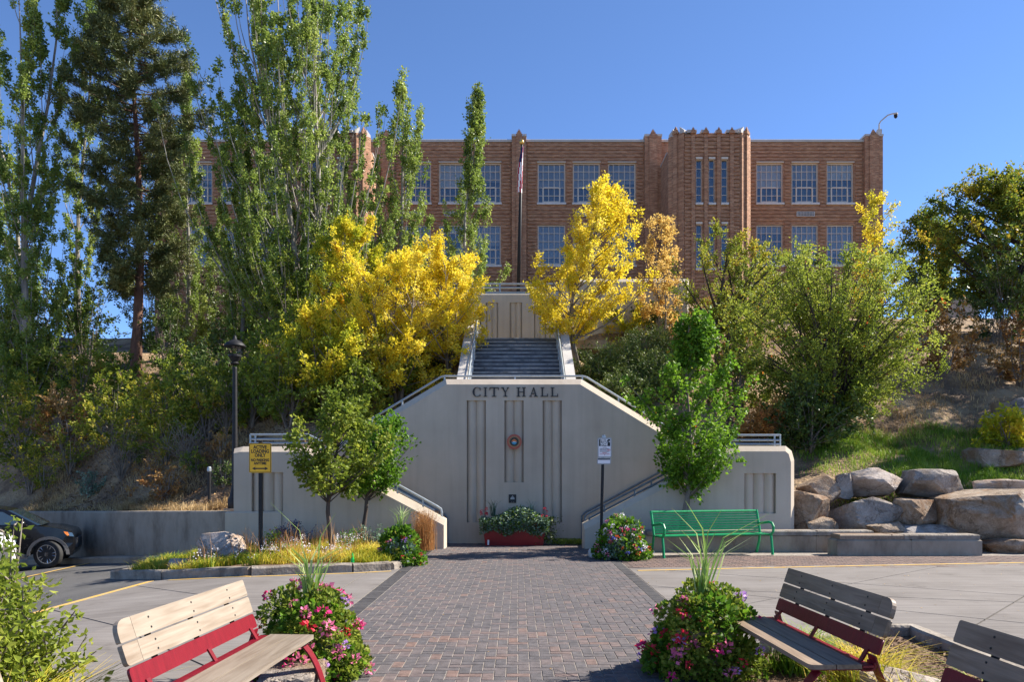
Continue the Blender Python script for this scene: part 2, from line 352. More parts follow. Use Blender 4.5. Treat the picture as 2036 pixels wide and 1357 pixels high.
    m['l_yellow'] = leaf_mat('golden_maple_leaf', [(0, (0.50, 0.47, 0.025)), (0.3, (0.78, 0.62, 0.03)), (0.7, (0.84, 0.70, 0.07)), (0.9, (0.86, 0.74, 0.16)), (1, (0.78, 0.50, 0.10))], 0.55, 0.55, 0.2)
    m['l_yellowgreen'] = leaf_mat('turning_maple_leaf', [(0, (0.20, 0.28, 0.022)), (0.4, (0.48, 0.48, 0.03)), (0.8, (0.80, 0.64, 0.05)), (1, (0.80, 0.50, 0.08))], 0.55, 0.55, 0.2)
    m['l_pale'] = leaf_mat('pale_gold_leaf', [(0, (0.540, 0.360, 0.096)), (0.6, (0.744, 0.528, 0.156)), (1, (0.660, 0.396, 0.144))], 0.55, 0.55, 0.2)
    m['l_fresh'] = leaf_mat('fresh_green_leaf', [(0, (0.055, 0.13, 0.010)), (0.5, (0.135, 0.27, 0.02)), (0.9, (0.25, 0.40, 0.03)), (0.955, (0.36, 0.40, 0.04)), (1, (0.52, 0.11, 0.02))], 0.48, 0.5, 0.25)
    m['l_orange'] = leaf_mat('orange_red_leaf', [(0, (0.483, 0.057, 0.014)), (0.6, (0.632, 0.161, 0.023)), (1, (0.690, 0.322, 0.046))], 0.38, 0.45, 0.3)
    m['l_bush'] = leaf_mat('bush_leaf', [(0, (0.07, 0.12, 0.014)), (0.5, (0.20, 0.26, 0.03)), (0.86, (0.38, 0.41, 0.055)), (0.94, (0.55, 0.42, 0.06)), (1, (0.46, 0.17, 0.04))], 0.48, 0.5, 0.25)
    m['l_lime'] = leaf_mat('lime_leaf', [(0, (0.12, 0.17, 0.02)), (0.5, (0.27, 0.33, 0.04)), (0.95, (0.44, 0.46, 0.08)), (0.975, (0.50, 0.09, 0.025)), (1, (0.55, 0.14, 0.03))], 0.48, 0.5, 0.25)
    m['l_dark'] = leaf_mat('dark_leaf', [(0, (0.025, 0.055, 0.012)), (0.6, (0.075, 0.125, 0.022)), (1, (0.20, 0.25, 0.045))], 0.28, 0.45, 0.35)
    m['l_rust'] = leaf_mat('rusty_leaf', [(0, (0.192, 0.066, 0.024)), (0.5, (0.360, 0.204, 0.060)), (1, (0.504, 0.324, 0.108))], 0.32, 0.5, 0.3)
    m['l_juniper'] = leaf_mat('juniper_needle', [(0, (0.04, 0.075, 0.015)), (0.6, (0.13, 0.175, 0.03)), (1, (0.29, 0.32, 0.065))], 0.2, 0.5, 0.3)
    m['l_silver'] = leaf_mat('silver_leaf', [(0, (0.058, 0.111, 0.065)), (0.6, (0.169, 0.260, 0.169)), (1, (0.429, 0.520, 0.390))], 0.25, 0.55, 0.3)
    m['l_blue'] = leaf_mat('blue_aster', [(0, (0.03, 0.04, 0.03)), (0.5, (0.04, 0.045, 0.14)), (1, (0.09, 0.09, 0.25))], 0.2, 0.6, 0.2)
    m['g_green'] = leaf_mat('lawn_blade', [(0, (0.091, 0.195, 0.016)), (0.6, (0.221, 0.351, 0.029)), (1, (0.416, 0.468, 0.078))], 0.35, 0.5, 0.3)
    m['g_yellow'] = leaf_mat('yellowing_blade', [(0, (0.240, 0.300, 0.024)), (0.5, (0.552, 0.480, 0.036)), (1, (0.696, 0.504, 0.120))], 0.35, 0.5, 0.3)
    m['g_dry'] = leaf_mat('dry_blade', [(0, (0.24, 0.145, 0.06)), (0.5, (0.48, 0.33, 0.15)), (1, (0.64, 0.48, 0.26))], 0.3, 0.7, 0.2)
    m['g_rust'] = leaf_mat('rust_plume', [(0, (0.30, 0.13, 0.04)), (0.6, (0.48, 0.25, 0.09)), (1, (0.58, 0.36, 0.16))], 0.3, 0.7, 0.2)
    m['g_spike'] = leaf_mat('spike_blade', [(0, (0.120, 0.240, 0.036)), (0.6, (0.300, 0.432, 0.108)), (1, (0.600, 0.624, 0.288))], 0.3, 0.4, 0.4)
    for nme, c in (('pink', (0.85, 0.20, 0.36)), ('magenta', (0.75, 0.03, 0.22)), ('redflower', (0.70, 0.02, 0.05)), ('lilac', (0.55, 0.30, 0.68)), ('whitef', (0.80, 0.74, 0.76)), ('orangef', (0.78, 0.12, 0.02)), ('bluef', (0.12, 0.13, 0.50))):
        m['f_' + nme] = leaf_mat('petal_' + nme, [(0, tuple(v * 0.75 for v in c)), (1, tuple(min(0.9, v * 1.15 + 0.02) for v in c))], 0.3, 0.5, 0.3)
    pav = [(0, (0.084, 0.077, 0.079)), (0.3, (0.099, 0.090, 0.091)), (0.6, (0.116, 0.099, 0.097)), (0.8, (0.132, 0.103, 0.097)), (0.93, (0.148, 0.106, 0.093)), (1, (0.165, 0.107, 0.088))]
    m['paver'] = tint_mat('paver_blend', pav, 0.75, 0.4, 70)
    m['paver_one'] = tint_mat('paver_blend_single', pav, 0.75, 0.4, 70, by_object=True)
    m['paver_dark'] = tint_mat('paver_charcoal', [(0, (0.045, 0.042, 0.044)), (1, (0.072, 0.068, 0.068))], 0.75, 0.4, 70)
    m['paver_red'] = tint_mat('paver_brown', [(0, (0.10, 0.075, 0.067)), (0.5, (0.135, 0.095, 0.08)), (1, (0.165, 0.11, 0.088))], 0.8, 0.4, 70)
    m['joint_sand'] = M('joint_sand', (0.17, 0.145, 0.12), (0.33, 0.29, 0.245), 8, 0.95, 0.4, 60)
setup_materials()
# ------------------------------------------------------------------ ground heights
def g_(x): return -0.09 * max(0.0, -x - 4.5)               # the street falls away on one side
def sstep(a, b, x):
    t = np.clip((x - a) / (b - a), 0, 1); return t * t * (3 - 2 * t)
def th(X, Y):
    """height of the terrain (numpy)"""
    X = np.asarray(X, float); Y = np.asarray(Y, float)
    gl = -0.09 * np.maximum(0, -X - 4.5); gl = np.maximum(gl, -1.6)
    y0l = 17.62 + 0.68 * np.maximum(0, -6.77 - X); y0l = np.minimum(y0l, 29)
    dl = Y - y0l
    do = Y - np.minimum(17.62 + 0.5 * np.maximum(0, -6.77 - X), 24)
    zl = 0.80 + np.maximum(X + 6.77, -10) * 0.032 + np.interp(do, [0.4, 8.4, 13.4, 30.4], [0, 4.2, 6.6, 11.4]) * sstep(0.1, 3.6, dl)
    zl = np.where(dl > 0.3, zl, gl - 0.05)
    dr = Y - 17.7
    zr = np.interp(dr, [0, 0.5, 1.7, 5, 9, 13, 25, 30], [-0.05, 0.3, 1.55, 3.0, 5.1, 6.9, 10.6, 11.4])
    zc = np.interp(Y, [19.02, 19.3, 20.6, 26, 29.4, 29.9, 48], [-0.05, 2.7, 2.7, 5.75, 5.75, 8.7, 12.2])
    zs = gl * (Y < 19.05) + np.interp(Y, [19.02, 19.3, 21, 26, 29.4, 29.9, 48], [-0.05, 1.3, 2.5, 5.1, 6.7, 8.7, 12.2])
    k = sstep(1.9, 3.2, np.abs(X + 0.05)); zm = zc * (1 - k) + zs * k
    a = sstep(-6.85, -6.4, X); z = zl * (1 - a) + zm * a
    b = sstep(6.2, 6.5, X) * (1 - sstep(24, 29, Y)) + sstep(6.7, 9.5, X) * sstep(24, 29, Y); z = z * (1 - b) + zr * b
    n = 0.10 * np.sin(X * 1.3 + Y * 0.7) + 0.07 * np.sin(X * 2.9 - Y * 2.1 + 1) + 0.05 * np.sin(X * 0.6 + Y * 3.7)
    w = sstep(0.6, 2.5, np.minimum(np.minimum(dl, np.where(X > 6.4, dr, 9)), np.where((X > -6.8) & (X < 6.5), Y - 20.5, 9)))
    w = w * (1 - np.exp(-((Y - 29.6) / 1.2) ** 2)) * (1 - 0.9 * (1 - k) * (Y < 31))
    return z + n * w
def tz(x, y): return float(th(x, y))
def place(px, py, y0=18.0):
    """the point of the hillside seen at a photo pixel"""
    Y = y0
    while Y < 60:
        if tz(X_(px, Y), Y) >= Z_(py, Y): break
        Y += 0.05
    return Vector((X_(px, Y), Y, tz(X_(px, Y), Y)))
def gp(px, py):
    Y = F * EYE / (py - CY)
    for _ in range(12): Y = F * (EYE - g_(X_(px, Y))) / (py - CY)
    return Vector((X_(px, Y), Y, g_(X_(px, Y))))

# ------------------------------------------------------------------ terrain and paved ground
def mat_hill():
    m, nt, b = new_mat('hillside_soil'); L = nt.links.new
    ge = N(nt, 'ShaderNodeNewGeometry')
    n1 = N(nt, 'ShaderNodeTexNoise'); n1.inputs['Scale'].default_value = 0.5; n1.inputs['Detail'].default_value = 10; n1.inputs['Roughness'].default_value = 0.75
    L(ge.outputs['Position'], n1.inputs[0])
    r = ramp(nt, [(0.32, (0.07, 0.042, 0.024)), (0.45, (0.16, 0.10, 0.055)), (0.54, (0.30, 0.20, 0.105)), (0.68, (0.42, 0.30, 0.165))]); L(n1.outputs[0], r.inputs[0])
    L(r.outputs[0], b.inputs['Base Color']); b.inputs['Roughness'].default_value = 0.95
    n2 = N(nt, 'ShaderNodeTexNoise'); n2.inputs['Scale'].default_value = 12; n2.inputs['Detail'].default_value = 6; L(ge.outputs['Position'], n2.inputs[0])
    bp = N(nt, 'ShaderNodeBump'); bp.inputs['Strength'].default_value = 1; bp.inputs['Distance'].default_value = 0.08
    L(n2.outputs[0], bp.inputs['Height']); L(bp.outputs[0], b.inputs['Normal'])
    return m
def terrain():
    xs = np.concatenate([[-3000, -900, -300, -120, -70, -45, -32, -26], np.arange(-22, 22.01, 0.35), [26, 32, 45, 70, 120, 300, 900, 3000]])
    ys = np.concatenate([[-3000, -900, -300, -120, -50, -20, -5, 5, 12, 15, 16.5], np.arange(17.2, 31.4, 0.3), np.arange(31.5, 52, 0.9), [56, 62, 75, 100, 200, 500, 1500, 4000]])
    GX, GY = np.meshgrid(xs, ys); Zs = th(GX, np.minimum(GY, 60))
    V = np.stack([GX.ravel(), GY.ravel(), Zs.ravel()], 1); nx = len(xs)
    i, j = np.meshgrid(np.arange(nx - 1), np.arange(len(ys) - 1)); a = (j * nx + i).ravel()
    Q = np.stack([a, a + 1, a + nx + 1, a + nx], 1)
    o = obj('hillside_terrain', np_mesh('hillside_terrain', V, Q, mat_hill(), smooth=True)); kind(o, 'structure')
terrain()

def clip(poly, p, d, off=0.0):
    """keep the part of a 2-D polygon on the left of the line through p along d, moved in by off"""
    n = Vector((-d.y, d.x)).normalized(); out = []
    s = [(Vector(q) - p).dot(n) - off for q in poly]
    for i in range(len(poly)):
        a, b = Vector(poly[i]), Vector(poly[(i + 1) % len(poly)]); u, v = s[i], s[(i + 1) % len(poly)]
        if u >= 0: out.append(a)
        if (u >= 0) != (v >= 0): out.append(a + (b - a) * (u / (u - v)))
    return out
def slabs(poly, lines, gap=0.024):
    ps = [[Vector(p) for p in poly]]
    for (a, b) in lines:
        a = Vector(a[:2]); b = Vector(b[:2]); d = b - a; nx = []
        for q in ps:
            for dd in (d, -d):
                r = clip(q, a, dd, gap / 2)
                if len(r) > 2: nx.append(r)
        ps = nx
    return ps
def sheet(mb, poly, z, thick=0.08):
    """a slab that follows the fall of the street"""
    for d in (Vector((0, 1)), Vector((0, -1))):
        q = clip(poly, Vector((-4.5, 0)), d)
        if len(q) < 3: continue
        mb.prism([(p.x, p.y) for p in q], 0, 1, lambda p, t: (p[0], p[1], g_(p[0]) + z - thick * (1 - t)))
def mat_apron():
    m, nt, b = new_mat('apron_concrete'); L = nt.links.new
    ge = N(nt, 'ShaderNodeNewGeometry')
    n1 = N(nt, 'ShaderNodeTexNoise'); n1.inputs['Scale'].default_value = 0.8; n1.inputs['Detail'].default_value = 9; n1.inputs['Roughness'].default_value = 0.62
    L(ge.outputs['Position'], n1.inputs[0]); r = ramp(nt, [(0.3, (0.145, 0.13, 0.118)), (0.5, (0.186, 0.168, 0.154)), (0.72, (0.217, 0.199, 0.184))]); L(n1.outputs[0], r.inputs[0])
    mp = N(nt, 'ShaderNodeMapping'); mp.inputs['Scale'].default_value = (0.5, 9, 1); mp.inputs['Rotation'].default_value = (0, 0, 0.12); L(ge.outputs['Position'], mp.inputs[0])
    n2 = N(nt, 'ShaderNodeTexNoise'); n2.inputs['Scale'].default_value = 1.3; n2.inputs['Detail'].default_value = 6; L(mp.outputs[0], n2.inputs[0])
    mr = N(nt, 'ShaderNodeMapRange'); mr.inputs['From Min'].default_value = 0.35; mr.inputs['From Max'].default_value = 0.7; mr.inputs['To Min'].default_value = 0.82; mr.inputs['To Max'].default_value = 1.08
    L(n2.outputs[0], mr.inputs[0])
    n3 = N(nt, 'ShaderNodeTexNoise'); n3.inputs['Scale'].default_value = 130; n3.inputs['Detail'].default_value = 2; L(ge.outputs['Position'], n3.inputs[0])
    m3 = N(nt, 'ShaderNodeMapRange'); m3.inputs['From Min'].default_value = 0.3; m3.inputs['From Max'].default_value = 0.7; m3.inputs['To Min'].default_value = 0.85; m3.inputs['To Max'].default_value = 1.12; L(n3.outputs[0], m3.inputs[0])
    mu = N(nt, 'ShaderNodeMath', operation='MULTIPLY'); L(mr.outputs[0], mu.inputs[0]); L(m3.outputs[0], mu.inputs[1])
    mx = N(nt, 'ShaderNodeVectorMath', operation='SCALE'); L(r.outputs[0], mx.inputs[0]); L(mu.outputs[0], mx.inputs['Scale'])
    n6 = N(nt, 'ShaderNodeTexNoise'); n6.inputs['Scale'].default_value = 1.7; n6.inputs['Detail'].default_value = 5; n6.inputs['Roughness'].default_value = 0.7; L(ge.outputs['Position'], n6.inputs[0])
    r6 = ramp(nt, [(0.60, (1, 1, 1)), (0.70, (0.72, 0.70, 0.69))]); L(n6.outputs[0], r6.inputs[0])
    mm = N(nt, 'ShaderNodeMixRGB', blend_type='MULTIPLY'); mm.inputs[0].default_value = 1; L(mx.outputs[0], mm.inputs[1]); L(r6.outputs[0], mm.inputs[2])
    L(mm.outputs[0], b.inputs['Base Color']); b.inputs['Roughness'].default_value = 0.9; b.inputs['Specular IOR Level'].default_value = 0.25
    bp = N(nt, 'ShaderNodeBump'); bp.inputs['Strength'].default_value = 0.3; bp.inputs['Distance'].default_value = 0.01; L(n2.outputs[0], bp.inputs['Height']); L(bp.outputs[0], b.inputs['Normal'])
    return m
MAT['apron'] = mat_apron()
MAT['asphalt'] = M('asphalt', (0.062, 0.06, 0.058), (0.092, 0.089, 0.086), 1.2, 0.9, 0.6, 160, c3=(0.117, 0.113, 0.109), detail=12)

def paved():
    road = MB(); sheet(road, [Vector((-200, -200)), Vector((-2.2, -200)), Vector((-2.2, 17.6)), Vector((-6.8, 17.6)), Vector((-18, 26.9)), Vector((-200, 27))], -0.012, 0.03)
    kind(road.build('road', MAT['asphalt']), 'structure')
    root = bpy.data.objects.new('concrete_apron', None); COL.objects.link(root); kind(root, 'structure')
    a0, a1 = gp(300, 1157), gp(80, 1217)
    dirv = (a1 - a0); far = a0 + dirv * 4
    left = [Vector((-2.125, -30)),  Vector((-2.125, 13.52)), gp(700, 1139).xy, gp(500, 1146).xy, gp(335, 1153.5).xy, a0.xy, a1.xy, far.xy, Vector((far.x, -30))]
    jl = [(gp(250, 1163), gp(400, 1185)), (gp(100, 1213), gp(236, 1249)), (Vector((-2.6, 0)), Vector((-2.6, 10)))]
    right = [Vector((1.995, -30)), Vector((60, -30)), Vector((60, 15.2)), gp(2036, 1118).xy, gp(1700, 1124).xy, Vector((1.995, 13.62))]
    jr = [(gp(1694, 1161), gp(2035, 1185)), (gp(1680, 1164), gp(1870, 1127)), (gp(1937, 1246), gp(2036, 1187)), (gp(1778, 1214), gp(2036, 1240)), (gp(1330, 1170), gp(1500, 1177))]
    for q in slabs(left, jl) + slabs(right, jr):
        mb = MB(); sheet(mb, q, 0.0, 0.06); mb.build('slab', MAT['apron'], root)
    mb = MB(); sheet(mb, [Vector((-60, -60)), Vector((60, -60)), Vector((60, -30.02)), Vector((-60, -30.02))], 0.0, 0.06); sheet(mb, [Vector((-60, -30)), Vector((far.x - 0.05, -30)), Vector((far.x - 0.05, 1.5)), Vector((-60, 1.5))], 0.0, 0.06); mb.build('slab', MAT['apron'], root)  # unseen paving outside the view, added to bounce light onto the walls
    ln = MB()                                                     # worn yellow paint
    def line(a, b, w):
        d = (b - a).xy.normalized(); n = Vector((-d.y, d.x)) * w / 2
        sheet(ln, [a.xy + n, a.xy - n, b.xy - n, b.xy + n], 0.006, 0.004)
    line(a0, a1, 0.11); line(a1, a1 + dirv * 1.5, 0.11)
    line(gp(520, 1113), gp(190, 1118), 0.09); line(gp(190, 1118), gp(40, 1151), 0.09); line(gp(40, 1151), gp(-120, 1190), 0.09)
    for p, q in ((335, 500), (500, 700), (700, 778)):
        yy = {335: 1155, 500: 1148, 700: 1141, 778: 1137}; line(gp(p, yy[p]), gp(q, yy[q]), 0.07)
    line(gp(1268, 1136), gp(1700, 1126.5), 0.09); line(gp(1700, 1126.5), gp(2036, 1120), 0.09)
    kind(ln.build('road_marking', MAT['yellow_line']), 'structure')

# ---- brick path: 300 nearest bricks in view as parts, the rest joined
def brick_verts(x0, x1, y0, y1, z, dz):
    g = 0.0042; c = 0.002
    x0 += g; x1 -= g; y0 += g; y1 -= g
    lo = [(x0, y0, z - 0.03), (x1, y0, z - 0.03), (x1, y1, z - 0.03), (x0, y1, z - 0.03)]
    md = [(x0, y0, z - c), (x1, y0, z - c), (x1, y1, z - c), (x0, y1, z - c)]
    tp = [(x0 + c, y0 + c, z + dz[0]), (x1 - c, y0 + c, z + dz[1]), (x1 - c, y1 - c, z + dz[2]), (x0 + c, y1 - c, z + dz[3])]
    return lo + md + tp
BF = np.array([(8, 9, 10, 11), (0, 1, 5, 4), (1, 2, 6, 5), (2, 3, 7, 6), (3, 0, 4, 7), (4, 5, 9, 8), (5, 6, 10, 9), (6, 7, 11, 10), (7, 4, 8, 11)])
def brick_sheet(name, rects, mat, parent, tints):
    V = []; 
    for (x0, x1, y0, y1) in rects:
        dz = [rnd.gauss(0, 0.0007) for _ in range(4)]; b = rnd.gauss(0, 0.0006); V.append(brick_verts(x0, x1, y0, y1, b, dz))
    V = np.array(V).reshape(-1, 3); Q = (BF[None] + 12 * np.arange(len(rects))[:, None, None]).reshape(-1, 4)
    o = obj(name, np_mesh(name, V, Q, mat, np.repeat(tints, 9)), parent); kind(o, 'stuff'); return o
def path():
    root = bpy.data.objects.new('brick_path', None); COL.objects.link(root); kind(root, 'structure')
    xa, xb, y0, y1, yl = -1.9, 1.8, 2.4, 18.75, 18.75
    base = MB(); base.box(-2.12, 1.99, 1.0, 18.8, -0.05, -0.0045); base.build('joint_sand', MAT['joint_sand'], root)
    u = 0.1; rects = []
    for i in range(int((xb - xa) / u + 0.5)):
        for j in range(int((y1 - y0) / u)):
            k = (i - j) % 4; x = xa + i * u; y = y0 + j * u
            if k == 0: rects.append((x, min(x + 2 * u, xb), y, y + u))
            elif k == 3: rects.append((x, x + u, y, y + 2 * u))
            elif k == 1 and i == 0: rects.append((x, x + u, y, y + u))
    hidden = lambda r: r[2] < 5.95 or (r[0] < -1.35 and r[2] < 6.6) or (r[0] > 1.2 and r[2] < 6.6)
    seen = sorted([r for r in rects if not hidden(r)], key=lambda r: r[2])
    near = [r for r in seen if abs(r[0]) < 1.45][:296]; ns = set(near)
    cache = {}
    for r in near:
        hz = (r[1] - r[0]) > 0.15; full = abs((r[1] - r[0]) * (r[3] - r[2]) - 0.02) < 1e-6
        key = (hz, rnd.randrange(5)) if full else r
        if key not in cache:
            dz = [rnd.gauss(0, 0.0008) for _ in range(4)]
            V = np.array(brick_verts(-(r[1] - r[0]) / 2, (r[1] - r[0]) / 2, -(r[3] - r[2]) / 2, (r[3] - r[2]) / 2, rnd.gauss(0, 0.0005), dz))
            cache[key] = np_mesh('brick', V, BF, MAT['paver_one'])
        obj('brick', cache[key], root, ((r[0] + r[1]) / 2, (r[2] + r[3]) / 2, 0))
    rest = [r for r in rects if r not in ns]
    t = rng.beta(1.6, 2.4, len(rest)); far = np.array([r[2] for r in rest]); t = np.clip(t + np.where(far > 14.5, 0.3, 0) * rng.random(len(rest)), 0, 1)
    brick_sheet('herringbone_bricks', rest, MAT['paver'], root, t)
    bd = []
    y = y0
    while y < y1:
        bd.append((-2.115, xa - 0.002, y, y + u)); bd.append((xb + 0.002, 1.985, y, y + u)); y += u
    brick_sheet('border_bricks', bd, MAT['paver_dark'], root, rng.random(len(bd)))
    # side pavement
    sw = bpy.data.objects.new('brick_pavement', None); COL.objects.link(sw); kind(sw, 'structure')
    b2 = MB(); b2.box(1.995, 24, 13.4, 17.6, -0.06, -0.0095); b2.build('joint_sand', MAT['joint_sand'], sw)
    rs = []
    for j in range(21):
        y = 13.7 + j * 0.1; x = 2.0 + (0.1 if j % 2 else 0)
        while x < 17:
            if y + 0.1 > 13.62 + max(0, x - 5) * 0.085: rs.append((x, x + 0.2, y, y + 0.1))
            x += 0.2
    brick_sheet('pavement_bricks', rs, MAT['paver_red'], sw, rng.random(len(rs)))
paved(); path()

def strip(mb, pts, w, h, ch=0.025, jitter=0.0, zf=None):
    """a kerb along a polyline, top at h above the ground"""
    prof = [(-w / 2, -0.1), (-w / 2, h - ch), (-w / 2 + ch, h), (w / 2 - ch, h), (w / 2, h - ch), (w / 2, -0.1)]
    vs = []; n = len(prof)
    for i, p in enumerate(pts):
        a = Vector(pts[max(i - 1, 0)][:2]); b = Vector(pts[min(i + 1, len(pts) - 1)][:2]); d = (b - a).normalized(); s = Vector((-d.y, d.x))
        z = g_(p[0]) if zf is None else zf(p[0], p[1])
        for (u, v) in prof:
            j = rnd.gauss(0, jitter) if v > 0 else 0
            vs.append((p[0] + s.x * (u + j), p[1] + s.y * (u + j), z + v + (rnd.gauss(0, jitter) if v > 0 else 0)))
    fs = [(i * n + j, i * n + (j + 1) % n, (i + 1) * n + (j + 1) % n, (i + 1) * n + j) for i in range(len(pts) - 1) for j in range(n)]
    fs += [tuple(range(n - 1, -1, -1)), tuple((len(pts) - 1) * n + j for j in range(n))]
    mb.add(vs, fs)
def resample(pts, step):
    out = [Vector(pts[0])]
    for a, b in zip(pts[:-1], pts[1:]):
        a = Vector(a); b = Vector(b); k = max(1, int((b - a).length / step))
        out += [a + (b - a) * (i / k) for i in range(1, k + 1)]
    return out

ISL = [gp(228, 1150), gp(330, 1151), gp(500, 1145), gp(700, 1138), gp(775, 1133.5)]
def island():
    root = bpy.data.objects.new('planted_island', None); COL.objects.link(root); kind(root, 'structure')
    tip = ISL[0]; end = ISL[-1]
    outline = [p.xy for p in ISL] + [Vector((-2.14, 14.3)), Vector((-2.2, 17.28)), Vector((-6.55, 17.28)), Vector((-7.1, 17.0))]
    soil = MB(); sheet(soil, outline, 0.09, 0.15); soil.build('soil', MAT['mulch'], root)
    for (a, b) in zip(ISL[:-1], ISL[1:]):
        d = (b - a).normalized() * 0.006
        mb = MB(); strip(mb, resample([a + d, b - d], 0.18), 0.17, 0.15, 0.03, 0.006); mb.build('kerb_stone', MAT['concrete'], root)
    mb = MB(); strip(mb, resample([end, Vector((-2.16, 13.95, 0))], 0.18), 0.17, 0.12, 0.03, 0.005); mb.build('kerb_stone', MAT['concrete'], root)
    mb = MB(); strip(mb, resample([Vector((-7.15, 16.95, 0)), tip + Vector((0.05, 0.12, 0))], 0.18), 0.22, 0.13, 0.04, 0.008); mb.build('kerb_stone', MAT['concrete'], root)
island()
# ------------------------------------------------------------------ walls with recessed fluted panels
def inset(poly, cs):
    """poly counter-clockwise (x, z); edge i (i -> i+1) moves inwards by cs[i]"""
    n = len(poly); out = []
    ln = []
    for i in range(n):
        a = Vector(poly[i]); b = Vector(poly[(i + 1) % n]); d = (b - a).normalized(); nn = Vector((-d.y, d.x)); ln.append((a + nn * cs[i], d))
    for i in range(n):
        (p, d), (q, e) = ln[i - 1], ln[i]; cr = d.x * e.y - d.y * e.x
        if abs(cr) < 1e-6: out.append(q.copy())
        else:
            t = ((q - p).x * e.y - (q - p).y * e.x) / cr; out.append(p + d * t)
    return out
def panel_wall(name, poly, cs, Y, thick, holes, mat, parent, depth=0.11, flutes=2, chd=None):
    """poly: outline, counter-clockwise seen from the front, as (x, z)"""
    chd = max(cs) if chd is None else chd
    inner = inset(poly, cs); bm = bmesh.new(); n = len(poly)
    fv = [bm.verts.new((p.x, Y, p.y)) for p in inner]; ov = [bm.verts.new((p[0], Y + chd, p[1])) for p in poly]; bv = [bm.verts.new((p[0], Y + thick, p[1])) for p in poly]
    edges = [bm.edges.new((fv[i], fv[(i + 1) % n])) for i in range(n)]
    hv = []
    for (x0, x1, z0, z1) in holes:
        q = [bm.verts.new(c) for c in ((x0, Y, z0), (x1, Y, z0), (x1, Y, z1), (x0, Y, z1))]; hv.append(q)
        edges += [bm.edges.new((q[i], q[(i + 1) % 4])) for i in range(4)]
    bmesh.ops.triangle_fill(bm, use_beauty=True, use_dissolve=False, edges=edges, normal=(0, -1, 0))
    for i in range(n):
        j = (i + 1) % n
        bm.faces.new((fv[j], fv[i], ov[i], ov[j])); bm.faces.new((ov[j], ov[i], bv[i], bv[j]))
    bm.faces.new(bv)
    for q, (x0, x1, z0, z1) in zip(hv, holes):
        k = 10 * flutes; bot = []; top = []
        for i in range(k + 1):
            u = i / k; y = Y + depth - 0.075 * abs(math.sin(math.pi * flutes * u)) ** 0.8
            x = x0 + (x1 - x0) * u; bot.append(bm.verts.new((x, y, z0))); top.append(bm.verts.new((x, y, z1)))
        for i in range(k): bm.faces.new((bot[i], bot[i + 1], top[i + 1], top[i]))
        bm.faces.new((q[0], bot[0], top[0], q[3])); bm.faces.new((q[1], q[2], top[-1], bot[-1]))
        bm.faces.new([q[0], q[1]] + bot[::-1]); bm.faces.new([q[2], q[3]] + top)
    bmesh.ops.recalc_face_normals(bm, faces=bm.faces)
    me = bpy.data.meshes.new(name); bm.to_mesh(me); bm.free(); me.materials.append(mat)
    return obj(name, me, parent)

